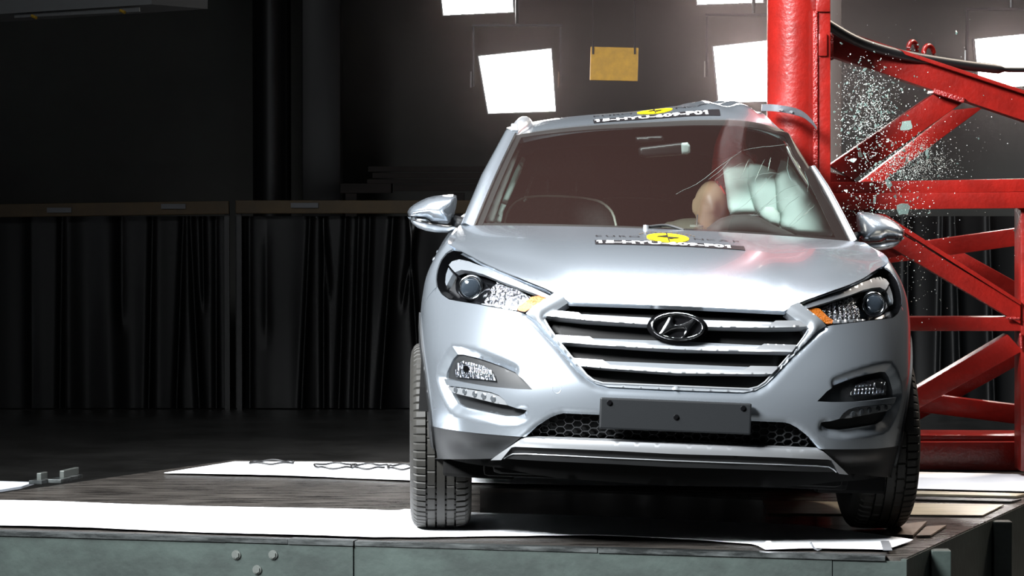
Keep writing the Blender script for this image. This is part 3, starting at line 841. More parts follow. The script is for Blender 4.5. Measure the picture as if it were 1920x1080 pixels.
# fog recess, lamp, daytime lights
fog_back = [(847, 658), (910, 672), (962, 692), (984, 709), (1003, 733), (950, 733), (958, 761), (992, 770), (968, 785), (904, 778), (856, 768), (840, 752), (820, 712), (828, 684), (838, 667)]
def fogs(sgn, S):
    rc = drape('fog_recess', S(LH(fog_back)), M_PLASTIC, off=.034, thick=.01, res=.014)
    lens = LH([(844, 706), (843, 692), (848, 679), (858, 674), (878, 678), (900, 684), (912, 692), (920, 703), (922, 713), (900, 710), (870, 708)])
    lam = drape('fog_lamp', S(lens), M_REFLECT, off=.024, thick=.02, res=.008)
    c0 = hit(868, 690)
    rb = np.array(Gmap(np.array([c0[0] if sgn < 0 else -c0[0]]), np.array([c0[1]]), .014))[0]
    bm = bmesh.new(); add_cyl(bm, Vector(rb) + Vector((0, -.004, 0)), Vector(rb) + Vector((0, .02, 0)), .011, 14, .015); obj('bulb_cap', bm, lam, M_CHROME)
    for k in range(9):
        u = 850 + 8 * k
        a, b = hit(u, 682 + k * 1.1), hit(u + 2, 703 + k * .9)
        A = Gmap(np.array([a[0], b[0]]) * (1 if sgn < 0 else -1), np.array([a[1], b[1]]), .021)
        V, F = tube([Vector(A[0]), Vector(A[1])], .0022, 6); obj('flute', mesh('flute', V, F), lam, M_CHROME)
    drape('lens', S(lens), M_LENS, lam, off=.016, thick=0, res=.02)
    # silver blade carrying the daytime lights
    drl = LH([(836, 724), (868, 728), (901, 733), (921, 737), (934, 742), (944, 750), (950, 760), (930, 757), (912, 752.5), (880, 744.5), (849, 737), (840, 732)])
    st = drape('daytime_light', S(drl), M_LED, off=.006, thick=.03, res=.008)
    for (u, v) in ((852, 731), (869, 734.5), (888, 739), (905, 743), (923, 748)):
        h_ = hit(u, v); s_, z_ = (h_[0] if sgn < 0 else -h_[0]), h_[1]
        p = Vector(Gmap(np.array([s_]), np.array([z_]), .006)[0]); n = Vector(Gn(np.array([s_]), np.array([z_]))[0])
        bm = bmesh.new(); add_cyl(bm, p - n * .01, p + n * .002, .0115, 16); 
        add_cyl(bm, p + n * .002, p + n * .004, .0115, 16, .008); obj('led', bm, st, M_LEDD)
both(fogs)
# lower cladding (dark), skid strip, dark strip with its painted highlight line
lowL = LH([(806, 798), (840, 805), (883, 811), (930, 815.5), (978, 819), (965, 829), (940, 848), (921, 862), (880, 862), (840, 861.5), (812, 861)])
clad = [(-SY(.45), zs + .006)] + lowL + [(-SY(.42), lowL[-1][1] + .01)]
def clads(sgn, S): drape('lower_cladding', S(clad), M_PLASTIC, thick=.03, off=.002, relief=lambda v2: .016 * np.exp(-((v2[:, 1] - (zs - .055)) / .03) ** 2) * ss(.95, .8, np.abs(v2[:, 0])))
both(clads)
sk_top = LH([(984, 821.5), (1060, 824.5), (1150, 828), (1265, 833)]); sk_bot = LH([(967, 836.5), (1060, 840), (1150, 844), (1265, 850)])
l = [LH([(976, 824)])[0]] + sk_top[:-1] + [(0, sk_top[-1][1])] ; b_ = sk_bot[:-1] + [(0, sk_bot[-1][1])]
tail = LH([(960, 838), (941, 861), (922, 861.5), (944, 846)])
half = [l[0]] + l[1:] ; 
skid_left = l[1:][::-1] + [l[0]] + [tail[3], tail[2], tail[1], tail[0]] + b_
skid_left = [(0, sk_top[-1][1])] + l[1:-1][::-1] + [l[0], tail[3], tail[2], tail[1], tail[0]] + b_
drape('skid_strip', skid_left + mir(skid_left[1:-1])[::-1], M_BRIGHT, off=-.006, thick=.03, res=.014, relief=lambda v2: np.clip((v2[:, 1] - sk_top[-1][1] + .012), 0, 1) * .8)
dk_bot = LH([(941, 861), (1060, 868), (1150, 872), (1265, 878)])
dkl = [(0, sk_bot[-1][1])] + sk_bot[:-1][::-1] + [tail[0]] + dk_bot[:-1] + [(0, dk_bot[-1][1])]
dk = drape('lower_valance', dkl + mir(dkl[1:-1])[::-1], M_PLASTIC, off=.006, thick=.03, res=.014)
ln = LH([(944, 861), (951, 856), (961, 852), (985, 852), (1060, 855.5), (1150, 860), (1265, 865)])
ln3 = [Vector(Gmap(np.array([s]), np.array([z]), .004)[0]) for (s, z) in ln[:-1] + [(0, ln[-1][1])] + mir(ln[:-1])[::-1]]
V, F = tube(ln3, .0022, 6); obj('valance_highlight', mesh('valance_highlight', V, F), dk, M_BRIGHT)  # bright tube stands in for the thin highlight along the valance
# underside lip
lipb = .215
lip = [(0, dk_bot[-1][1])] + dk_bot[:-1][::-1] + [(lowL[-1][0], lowL[-1][1])] + [(-.62, .25), (-.40, .225), (0, lipb)]
drape('under_lip', lip + mir(lip[1:-1])[::-1], M_UNDER, off=.03, thick=.05, res=.03)
# intake: dark back and hexagon mesh
ib = Lint[:-1] + [(0, Lint[-1][1])]
intl = [(0, Lint[-1][1] + .004)] + [(p[0], p[1] + .004) for p in Lint[:-1][::-1]] + [(p[0], p[1] - .004) for p in sk_top[1:-1]] + [(0, sk_top[-1][1] - .004)]
int_poly = intl + mir(intl[1:-1])[::-1]
drape('lower_intake', int_poly, M_GRILLE_BK, off=.065, thick=0, res=.03)
def hexmesh(poly, cw, ch, wd, off, dep, top_z=None):
    P = np.array(poly); V = []; F = []
    mn, mx = P.min(0), P.max(0)
    j = 0; z = mn[1]
    while z < mx[1]:
        x = mn[0] + (cw * .75 if j % 2 else 0)
        while x < mx[0]:
            q = np.array([(x + cw / 2 * math.cos(a), z + ch / math.sqrt(3) * math.sin(a)) for a in [k * math.pi / 3 for k in range(6)]])
            if pip(np.array([[x, z]]), poly)[0]:
                qi = np.array([(x, z)]) + (q - np.array([(x, z)])) * (1 - wd)
                b = len(V)
                for L, o_ in ((q, off), (qi, off), (qi, off + dep)):
                    V += Gmap(L[:, 0], L[:, 1], np.full(6, o_)).tolist()
                for k in range(6):
                    l_ = (k + 1) % 6
                    F.append((b + k, b + l_, b + 6 + l_, b + 6 + k)); F.append((b + 6 + k, b + 6 + l_, b + 12 + l_, b + 12 + k))
            x += cw * 1.5
        z += ch / 2; j += 1
    return V, F
V, F = hexmesh(int_poly, .040, .0265, .09, .040, .012)
obj('hex_mesh', mesh('hex_mesh', V, F, False), car, M_PLASTIC, kind='stuff', label='black hexagon mesh')
# plate holder with three screws
pc = hit(1265, 779); pl_c = Vector(Gmap(np.array([0.0]), np.array([pc[1]]), -.016)[0])
pho = box('plate_holder', pl_c, (.522, .026, .108), M_PLATE, car, Matrix.Rotation(math.radians(-2), 3, 'X'), .006)
for (x, z) in ((-.228, .036), (.003, -.004), (.232, .036)):
    bm = bmesh.new(); add_cyl(bm, (x, -.0125, z), (x, -.0165, z), .0105, 18, .009); add_cyl(bm, (x, -.0165, z), (x, -.019, z), .006, 12)
    autosmooth(obj('screw', bm, pho, M_GLOSSBLK))
# tow-eye cover: a thin round seam
h_ = hit(1044, 729)
V, F = tube([Vector(Gmap(np.array([h_[0] + .0155 * math.cos(a)]), np.array([h_[1] + .0155 * math.sin(a)]), .0)[0]) for a in np.linspace(0, 6.28, 33)[:-1]], .0009, 5, True)
obj('tow_eye_cover', mesh('tow_eye_cover', V, F), car, M_SATIN)

# ------------------------------------------------------------------ grille
fr_in = [(1064, 567), (1040, 581), (1024, 591), (1020.5, 598), (1028, 611), (1040, 628), (1072, 668), (1100, 702), (1113, 712), (1130, 717.5), (1190, 720), (1265, 723)]
top_in = (1265, 575.5)
Lfi = LH(fr_in); ztop = hit(*top_in)[1]
Lcap = LH([(1043, 551), (1057, 557), (1064, 566)])
fl = [(0, Lfr[0][1])] + Lfr[1:] + Lcap + Lfi[1:-1] + [(0, Lfi[-1][1])]
fl = Lfr[1:][::-1]
leftchain = [(0, Lfi[-1][1])] + Lfi[1:-1][::-1] + Lcap[::-1] + [LH([(1040, 552)])[0]] + Lfr[1:][::-1] + [(0, Lfr[0][1])]
def fr_relief(v2):
    A = np.stack([-np.abs(v2[:, 0]), v2[:, 1]], 1)
    di = dist_poly(A, Lfi, closed=False); do = dist_poly(A, Lfr, closed=False)
    t = di / np.maximum(di + do, 1e-6)
    return -.010 * np.sin(np.clip(t, 0, 1) * math.pi) + .012 * np.clip(1 - di / .02, 0, 1)
gf = drape('grille_frame', leftchain + mir(leftchain[1:-1])[::-1], M_SATIN, res=.009, off=-.002, thick=.035, relief=fr_relief, label='satin grey hexagonal grille frame')
go = [(0, ztop)] + [(Lfi[0][0], Lfi[0][1])] + Lfi[1:-1] + [(0, Lfi[-1][1])]
drape('grille_back', go + mir(go[1:-1])[::-1], M_GRILLE_BK, gf, off=.06, thick=0, res=.03)
# thin bright inner line of the frame
cl3 = [Vector(Gmap(np.array([s]), np.array([z]), .006)[0]) for (s, z) in Lfi[3:-1] + [(0, Lfi[-1][1])] + mir(Lfi[3:-1])[::-1]]
V, F = tube(cl3, .0035, 6); obj('frame_line', mesh('frame_line', V, F), gf, M_BRIGHT)
def clip_to(zt, zb_, pts): return pts
def bar_part(name, top, bot, off, thick, m, tilt=0.0, res=.012):
    """top / bottom edges given for the left half as pixels (outer end first); mirrored to full width"""
    T = LH(top); B = LH(bot)
    c = T + [(0, T[-1][1])] if abs(T[-1][0]) > 1e-3 else T
    T2 = T[:-1] + [(0, T[-1][1])]; B2 = B[:-1] + [(0, B[-1][1])]
    poly = T2[::-1] + B2
    poly = T2[::-1][:] + B2
    full = poly + mir(poly[1:-1])[::-1]
    zt = T2[-1][1]; zb = B2[-1][1]
    return drape(name, full, m, gf, off=off, thick=thick, res=res, relief=(lambda v2: tilt * np.clip((v2[:, 1] - zb) / max(zt - zb, 1e-6), 0, 1)) if tilt else None)
# upper dark surfaces of the bars, tilted back
bar_part('bar', [(1040, 582), (1100, 585), (1265, 594)], [(1024, 593), (1100, 602), (1265, 613)], -.002, .03, M_SATIN, .022)
bar_part('bar', [(1043, 628), (1140, 632), (1265, 636)], [(1052, 643), (1140, 648), (1265, 657)], -.002, .03, M_SATIN, .022)
bar_part('bar', [(1075, 671), (1160, 675), (1265, 679)], [(1089, 687), (1160, 692), (1265, 701)], -.002, .03, M_SATIN, .022)
# bright lips with the step near their ends
bar_part('bar_lip', [(1040, 583), (1085, 587), (1096, 595), (1180, 601), (1265, 606)], [(1024, 593), (1060, 597.5), (1100, 602), (1180, 608), (1265, 613)], -.012, .03, M_BRIGHT, .006, .007)
bar_part('bar_lip', [(1043, 629), (1106, 632), (1119, 641), (1190, 645.5), (1265, 650)], [(1052, 643), (1085, 645.5), (1119, 648.5), (1190, 653), (1265, 657)], -.012, .03, M_BRIGHT, .006, .007)
bar_part('bar_lip', [(1075, 672), (1130, 675.5), (1144, 685), (1200, 689), (1265, 693)], [(1089, 687), (1115, 690), (1144, 692.5), (1200, 696.5), (1265, 701)], -.012, .03, M_BRIGHT, .006, .007)
# emblem shelf and emblem
ec = hit(1270.8, 611.5); ez = ec[1]; ey = float(Gmap(np.array([0.]), np.array([ez]), 0.)[0][1])
sh = [(.106 * math.cos(a), ez - .004 + .053 * math.sin(a)) for a in np.linspace(0, 2 * math.pi, 49)[:-1]]
fm = lambda x, z, off: np.stack([x, ey + .16 * (z - ez) * 2 + off, z], -1)
drape('emblem_mount', sh, M_GLOSSBLK, gf, mapf=fm, off=-.014, thick=.05, res=.012)
em = drape('emblem', [(.094 * math.cos(a), ez + .0475 * math.sin(a)) for a in np.linspace(0, 2 * math.pi, 97)[:-1]], M_CHROME, gf,
           holes=[[(.084 * math.cos(a), ez + .0385 * math.sin(a)) for a in np.linspace(0, 2 * math.pi, 97)[:-1]]], mapf=fm, off=-.030, thick=.02, res=.004,
           relief=lambda v2: -.004 * np.sin(np.clip((1 - np.hypot(v2[:, 0] / .094, (v2[:, 1] - ez) / .0475)) / .14, 0, 1) * math.pi), label='chrome oval emblem with a slanted letter')
Hp = [(800, 250), (872, 290), (848, 370), (880, 440), (960, 455), (1080, 425), (1210, 370), (1330, 300), (1392, 360), (1300, 470), (1200, 610), (1085, 755), (1035, 740), (1110, 660), (1140, 580), (1100, 525), (960, 522), (820, 555), (620, 665), (545, 650), (640, 510), (720, 380)]
Hl = [on_plane(1190 + a / 12, 570 + b / 12, (ey - .02, 0)) for (a, b) in Hp]
ecx = on_plane(1270.8, 610.5, (ey - .02, 0))
Hl = [(p.x - ecx.x, p.z - ecx.z + ez) for p in Hl]
drape('emblem_letter', Hl, M_CHROME, gf, mapf=fm, off=-.031, thick=.018, res=.004, relief=lambda v2: -.004 * np.clip(dist_poly(v2, Hl) / .006, 0, 1))

# ------------------------------------------------------------------ headlamps
hd = [(851, 470), (838, 476), (828, 489), (821, 508), (819, 525), (821, 539), (829, 551), (843, 560), (895, 569), (940, 577.5), (982, 586), (992, 580), (1012, 567), (1040, 551), (1022, 541), (972, 521), (922, 500.5), (885, 482), (866, 472)]
Lhd = LH(hd)
def lamps(sgn, S):
    hl = drape('headlight', S(Lhd), M_GLOSSBLK, off=.055, thick=-.055, res=.014, label='dark headlight with projector lens, reflector and amber indicator')
    drape('chrome_blade', S(LH([(837, 492), (843, 485), (857, 481), (875, 485), (910, 497.5), (950, 515), (985, 530), (998, 536), (1030, 550), (1030, 555), (1022, 554), (992, 543), (960, 531.5), (922, 518), (900, 509), (880, 504), (860, 501.5), (848, 506)])), M_BRIGHT, hl, off=.014, thick=.02, res=.01)
    drape('corner_blade', S(LH([(834, 495), (842, 507), (836, 518), (829, 531), (827, 524), (829, 508)])), M_SATIN, hl, off=.02, thick=.02, res=.01)
    drape('reflector', S(LH([(920, 519), (960, 532), (992, 549), (970, 568), (935, 565), (897, 563), (900, 552), (910, 533)])), M_REFLECT, hl, off=.034, thick=.02, res=.008, relief=lambda v2: .012 * np.sin(v2[:, 0] * 260) * .35)
    drape('indicator', S(LH([(993, 550), (1012, 547.5), (1027, 554), (1010, 567), (988, 580), (967, 577), (965, 570), (975, 565)])), M_AMBER, hl, off=.022, thick=.02, res=.008)
    drape('lower_trim', S(LH([(896, 564), (930, 567), (966, 570.5), (964, 577), (930, 573), (896, 567.5)])), M_BRIGHT, hl, off=.02, thick=.02, res=.008)
    # projector
    h_ = hit(872, 531); s_ = h_[0] if sgn < 0 else -h_[0]
    p = Vector(Gmap(np.array([s_]), np.array([h_[1]]), .03)[0]) + Vector((0, 0, 0))
    dirv = Vector((.10 * sgn, -1, 0)).normalized()
    B = basis(-dirv)
    def ringpts(r, y): return [p + dirv * y + B @ Vector((r * math.cos(a), r * math.sin(a), 0)) for a in np.linspace(0, 2 * math.pi, 41)[:-1]]
    V, F = tube(ringpts(.040, .012), .0055, 10, True); obj('projector_ring', mesh('projector_ring', V, F), hl, M_CHROME)
    bm = bmesh.new(); add_cyl(bm, p - dirv * .02, p + dirv * .012, .046, 32, .042); autosmooth(obj('projector_bezel', bm, hl, M_SATIN))
    bm = bmesh.new(); bmesh.ops.create_uvsphere(bm, u_segments=28, v_segments=14, radius=.034)
    bmesh.ops.transform(bm, matrix=Matrix.Translation(p + dirv * .012) @ B.to_4x4() @ Matrix.Diagonal((1, 1, .42, 1)), verts=bm.verts)
    autosmooth(obj('projector_lens', bm, hl, mat('projector_glass', (46, 52, 58), .03, .25, .9, coat=1) if 'projector_glass' not in MATS else MATS['projector_glass']), 80)
    drape('lens', S(Lhd), M_LENS, hl, off=.0, thick=0, res=.012)
both(lamps)

# ================================================================== CAR: hood and fenders
hood_px = [(1064, 566), (1057, 556.5), (1042, 549.5), (1022, 540), (972, 519.5), (922, 499), (885, 480), (866, 470.5), (854, 465)]
Lh = LH(hood_px)
zc0 = hit(1265, 573)[1]
Hc = (-SY(.60), 1.030)
fchain = [(0.0, zc0), (Lh[0][0] * .5, (zc0 + Lh[0][1]) / 2 + .0005)] + Lh + [Hc]
def resample_open(P, n):
    P = np.array(P, float); d = np.concatenate([[0], np.cumsum(np.linalg.norm(np.diff(P, axis=0), axis=1))])
    q = np.linspace(0, d[-1], n)
    return np.stack([np.interp(q, d, P[:, k]) for k in range(P.shape[1])], 1)
NH = 64
fc = resample_open(fchain, NH)
F3 = Gmap(fc[:, 0], fc[:, 1], np.full(NH, .001))
sfrac = np.abs(F3[:, 0]) / np.abs(F3[-1, 0])
cx = .775
def cowl(a):     # rear edge of the hood, a = 0 centre .. 1 corner (left)
    return np.stack([-cx * a, 1.03 + .20 * a ** 2.2, 1.113 - .022 * a ** 2], -1)
R3 = cowl(sfrac)
NT = 48
ts = np.linspace(0, 1, NT) ** 1.25
kw = 9; ker = np.exp(-.5 * (np.arange(-3 * kw, 3 * kw + 1) / kw) ** 2); ker /= ker.sum()
F3s = F3.copy()
_full = np.concatenate([F3[:0:-1] * np.array([-1, 1, 1]), F3])          # symmetric, so the centre stays flat
for _k in (1, 2):
    _q = np.pad(_full[:, _k], 3 * kw, mode='reflect', reflect_type='odd'); F3s[:, _k] = np.convolve(_q, ker, mode='valid')[NH - 1:]
rows = []
for t in ts:
    g_c = .50 * (1 - (1 - t) ** 4.7) + .50 * t
    g_s = .25 * (1 - (1 - t) ** 2.5) + .75 * t
    k = ss(.35, .95, sfrac)
    g = g_c * (1 - k) + g_s * k
    m_ = ss(0, .22, t); Fe = F3 * (1 - m_) + F3s * m_
    p = Fe * (1 - t) + R3 * t
    p[:, 2] = Fe[:, 2] * (1 - g) + R3[:, 2] * g
    bump = math.sin(math.pi * t)
    p[:, 2] += .012 * bump * np.exp(-((sfrac - .72) / .13) ** 2) + .010 * bump * (1 - sfrac ** 2) - .004 * bump * np.exp(-((sfrac - .50) / .10) ** 2)
    # rounded leading lip
    rows.append(p)
HL = np.array(rows)                                   # t x j(centre -> left)
HR = HL[:, 1:, :] * np.array([-1, 1, 1])
HG = np.concatenate([HL[:, ::-1, :], HR], axis=1)     # left -> right
V, F = solid_grid(HG, (0, .012, -.014))
hood = obj('hood', mesh('hood', V, F), car, M_SILVER, label='silver bonnet with test stickers')
hV, hF = grid_mesh(HG); HOOD_BVH = BVHTree.FromPolygons([Vector(v) for v in hV], hF)

# fenders and flanks on the wrap-around surface
zdoor = 1.085
fen = LH([(849, 466), (836, 474.5), (826, 488), (819, 507), (817, 525), (818.5, 538)])
def flank_arc(cy, r, a0, a1, n): 
    c = (SY(cy), .345); return [(-(c[0] + r * math.cos(a)), c[1] + r * math.sin(a)) for a in np.linspace(a0, a1, n)]
D = math.radians
fender_l = [Hc] + fen + [side_top] + flank_arc(.85, .42, D(118), D(8), 18) + [(-SY(1.40), .36), (-SY(1.40), 1.072), (-SY(1.25), 1.082), (-SY(.9), 1.062)]
front_door = [(-SY(1.405), .36), (-SY(2.45), .36), (-SY(2.45), zdoor), (-SY(1.405), 1.074)]
rear_door = [(-SY(2.455), .36), (-SY(3.12), .36)] + flank_arc(3.52, .43, D(180), D(120), 8) + [(-SY(3.42), zdoor + .01), (-SY(2.455), zdoor)]
quarter = flank_arc(3.52, .43, D(118), D(10), 14) + [(-SY(4.05), .36), (-(SY(4.3)), .40), (-(SY(4.36)), 1.10), (-SY(3.425), zdoor + .01)]
sill = [(-SY(1.24), .20), (-SY(3.1), .20), (-SY(3.1), .36), (-SY(1.24), .36)]
lip_f = flank_arc(.85, .425, D(186), D(8), 30) + flank_arc(.85, .385, D(8), D(186), 30)
lip_r = flank_arc(3.52, .435, D(180), D(4), 30) + flank_arc(3.52, .395, D(4), D(180), 30)
def flanks(sgn, S):
    drape('fender', S(fender_l), M_SILVER, res=.022, thick=.02)
    for n_, P in (('front_door', front_door), ('rear_door', rear_door)):
        d_ = drape(n_, S(P), M_SILVER, res=.04, thick=.02)
        xx = [p[0] for p in P]; sc = sum(xx) / len(xx)
        hp = [(abs(sc) + .18, .98), (abs(sc) + .38, .98)]
        A = Gmap(np.array([hp[0][0], hp[1][0]]) * sgn, np.array([.93, .93]), .004)
        V, F = tube([Vector(A[0]).lerp(Vector(A[1]), t) + Vector((sgn * .002 * math.sin(math.pi * t), 0, 0)) for t in np.linspace(0, 1, 8)], .009, 8)
        obj('door_handle', mesh('door_handle', V, F), d_, M_SILVER)
    drape('quarter_panel', S(quarter), M_SILVER, res=.03, thick=.02)
    drape('sill_cladding', S(sill), M_PLASTIC, res=.04, thick=.02, off=-.004)
    drape('arch_moulding', S(lip_f), M_PLASTIC, res=.02, thick=.05, off=-.006)
    drape('arch_moulding', S(lip_r), M_PLASTIC, res=.02, thick=.05, off=-.006)
both(flanks)
gsr = float(PS[-1])
tg = [(-SY(4.365), .55), (-(gsr - .02), .55), (-(gsr - .02), 1.10), (-SY(4.365), 1.10)]
tail = [( SY(4.37), .50), (gsr, .50), (gsr, 1.10), (SY(4.37), 1.10)]
def tails(sgn, S):
    drape('tailgate', S([(-p[0], p[1]) for p in tail]), M_SILVER, res=.05, thick=.02)
    drape('rear_bumper', S([(-SY(4.0), .26), (-gsr, .26), (-gsr, .495), (-SY(4.3), .495), (-SY(4.3), .39), (-SY(4.05), .355)]), M_PLASTIC, res=.05, thick=.02)
    drape('tail_light', S([(-SY(4.15), .88), (-SY(4.42), .86), (-SY(4.42), 1.02), (-SY(4.15), 1.03)]), mat('tail_red', (140, 12, 14), .1) if 'tail_red' not in MATS else MATS['tail_red'], res=.04, thick=.02, off=-.012)
both(tails)

# ================================================================== CAR: greenhouse
def Wt(a, t, off=0.0):
    a = np.asarray(a, float); t = np.asarray(t, float)
    x = (.717 * (1 - t) + .568 * t) * a
    y = (1.045 + .17 * a * a) * (1 - t) + (1.85 + .05 * a * a) * t - .03 * np.sin(np.pi * t) * 0
    z = (1.108 - .014 * a * a) * (1 - t) + (1.520 - .064 * a * a) * t + .012 * np.sin(np.pi * t)
    # push off backwards, square to the pane
    P = np.stack([x, y + off * .46, z - off * .89], -1)
    P[..., 2] += .022 * ss(.3, 1, a) * t * t
    return dent(P)
aa, tt = np.meshgrid(np.linspace(-1, 1, 60), np.linspace(0, 1, 40))
WG = Wt(aa, tt)
# buckled right half of the screen
buck = ss(.5, .9, aa) * ss(.1, .6, tt) * (.006 * np.sin(aa * 17 + tt * 9) + .004 * np.sin(aa * 31 - tt * 23))
WG[..., 1] += buck
V, F = grid_mesh(WG)
windscreen = obj('windscreen', mesh('windscreen', V, F), car, M_GLASS, label='windscreen, cracked in front of the airbags')
W_BVH = BVHTree.FromPolygons([Vector(v) for v in V], F)
def wl(u, v, lift=.003):
    o, d = lray(u, v); loc, n, i, ds = W_BVH.ray_cast(o, d)
    if loc is None: loc, n, i, ds = W_BVH.find_nearest(o + d * 12.5)
    return loc - d * lift
cr = lambda L: [(1290 + a / 5.4, 260 + b / 5.4) for (a, b) in L]
cracks = [([(420, 765), (560, 680), (680, 565), (800, 420), (870, 360)], 0, .0013), ([(680, 780), (790, 680), (900, 570), (1010, 500), (1130, 465)], 0, .0014), ([(640, 790), (860, 610), (930, 545)], 0, .0013),
          ([(680, 560), (680, 430), (720, 330), (775, 210)], 0, .0018), ([(530, 395), (580, 290), (620, 205)], 0, .0016), ([(1000, 920), (1110, 830), (1230, 720), (1290, 670)], 0, .0013),
          ([(920, 770), (1020, 660), (1130, 580), (1150, 540)], 0, .0014), ([(1015, 180), (1005, 290), (1020, 370), (1050, 430)], 0, .0014), ([(808, 330), (825, 250), (838, 190)], 0, .0028),
          ([(-120, 560), (0, 500), (120, 440), (350, 260), (450, 190), (550, 120)], 1, .0011), ([(210, 410), (330, 320), (440, 200)], 1, .001), ([(270, 420), (380, 340), (560, 240)], 1, .0009),
          ([(1210, 540), (1215, 440), (1180, 330)], 0, .0012), ([(390, 420), (600, 395), (800, 350), (940, 355)], 1, .0009), ([(560, 120), (700, 92), (950, 62), (1010, 48)], 1, .0012),
          ([(700, 720), (900, 640), (1100, 560)], 1, .0009), ([(1000, 900), (1100, 800), (1250, 640)], 0, .0011), ([(790, 380), (795, 430), (770, 460)], 0, .0012), ([(1240, 690), (1200, 760), (1100, 830)], 0, .001)]
for L, br, r_ in cracks:
    pts = [wl(u, v) for (u, v) in cr(smooth_line(L, 4))]
    pts = [p + Vector((rnd.uniform(-1, 1), 0, rnd.uniform(-1, 1))) * .0012 for p in pts]
    r_ *= .62
    V, F = tube(pts, [max(.0003, r_ * (1 - .7 * abs(2 * i / (len(pts) - 1) - 1))) for i in range(len(pts))], 5)
    obj('crack', mesh('crack', V, F), windscreen, M_CRACKW if br else M_CRACK)
# black border of the screen
def strip(name, a0, a1, t0, t1, m, parent, off, n=40, thick=.004):
    A, T = (np.linspace(a0[0], a0[1], n), np.linspace(t0[0], t0[1], n)), (np.linspace(a1[0], a1[1], n), np.linspace(t1[0], t1[1], n))
    P = np.stack([Wt(A[0] * (1 - k) + T[0] * k, A[1] * (1 - k) + T[1] * k, off) for k in np.linspace(0, 1, 4)])
    V, F = solid_grid(P, (0, thick * .46, -thick * .89))
    return obj(name, mesh(name, V, F), parent, m)
strip('border', (-1.0, -1.0), (-.962, -.95), (0, 1), (0, 1), M_BLACKP, windscreen, .006)
strip('border', (.93, .93), (1.0, 1.0), (0, 1), (0, 1), M_BLACKP, windscreen, .006)
strip('border', (-.96, .95), (-.96, .95), (0, 0), (.035, .035), M_BLACKP, windscreen, .006)
strip('border', (-.95, .93), (-.95, .93), (1, 1), (.955, .955), M_BLACKP, windscreen, .006)
# windscreen pillars
def pillar(sgn):
    n = 40; t = np.linspace(-.02, 1.0 if sgn < 0 else .70, n)
    inn_ = Wt(np.full(n, 1.0 * sgn), t, -.002)
    outp = np.stack([sgn * np.interp(t, [0, .5, 1], [.772, .700, .612] if sgn < 0 else [.745, .676, .592]), np.interp(t, [0, .5, 1], [1.25, 1.60, 1.97]), np.interp(t, [0, .5, 1], [1.092, 1.285, 1.462])], -1)
    outp = dent(outp)
    rows = []
    for k in np.linspace(0, 1, 8):
        p = inn_ * (1 - k) + outp * k
        p = p + np.array([sgn * .010, -.016, .012]) * math.sin(math.pi * k) 
        rows.append(p)
    V, F = solid_grid(np.array(rows), (-sgn * .02, .03, -.02))
    obj('windscreen_pillar', mesh('windscreen_pillar', V, F), car, M_SILVER)
    # rubber line beside the glass
    V, F = tube([Vector(p) for p in inn_], .004, 6); obj('glass_seal', mesh('glass_seal', V, F), car, M_BLACKP)
pillar(-1); pillar(1)
# torn dark upper end of the pillar at the pole
n = 14
rr = random.Random(4)
P = []
for k in range(5):
    row = []
    for i in range(n):
        t = i / (n - 1)
        u = 1560 - 92 * t - 14 * (k / 4) * 0 + (k - 2) * (7 - 2 * t); v = 392 - 148 * t ** 1.15 + (k - 2) * 2
        p = on_plane(u, v, (1.38, 1.62)); row.append((p.x + rr.uniform(-.004, .004), p.y + rr.uniform(-.012, .012), p.z + rr.uniform(-.004, .004)))
    P.append(row)
V, F = solid_grid(np.array(P), (0, .02, 0)); obj('torn_pillar', mesh('torn_pillar', V, F, False), car, M_BLACKP, label='torn dark upper end of the pillar')

# roof
ZC = table([1.80, 1.86, 2.0, 2.2, 2.6, 3.2, 3.7, 4.1, 4.2], [1.500, 1.514, 1.538, 1.560, 1.568, 1.56, 1.53, 1.47, 1.45], .04)
EW = table([1.8, 2.3, 3.0, 3.7, 4.2], [.568, .60, .60, .58, .53], .1)
def roof_pt(a, y):
    a = np.asarray(a, float); y = np.asarray(y, float)
    x = EW(y) * a
    z = ZC(y) - .080 * np.abs(a) ** 2.2
    P = np.stack([x, y + .05 * a * a * (1 - ss(1.85, 2.1, y)), z], -1)
    P[..., 2] += .022 * ss(.3, 1, a) * (1 - ss(1.9, 2.6, y))
    return dent(P)
aa, yy = np.meshgrid(np.linspace(-1, 1, 80), np.concatenate([np.linspace(1.852, 2.6, 40), np.linspace(2.65, 4.12, 30)]))
RG = roof_pt(aa, yy)
wr = ss(.1, .5, aa) * ss(1.95, 2.2, yy) * (1 - ss(2.7, 3.1, yy))
RG[..., 2] += wr * (.010 * np.sin(aa * 26 + yy * 5) + .006 * np.sin(yy * 22))
V, F = solid_grid(RG, (0, 0, -.02))
roof = obj('roof', mesh('roof', V, F), car, M_SILVER, label='silver roof, buckled upwards beside the pole')
rV, rF = grid_mesh(RG); ROOF_BVH = BVHTree.FromPolygons([Vector(v) for v in rV], rF)
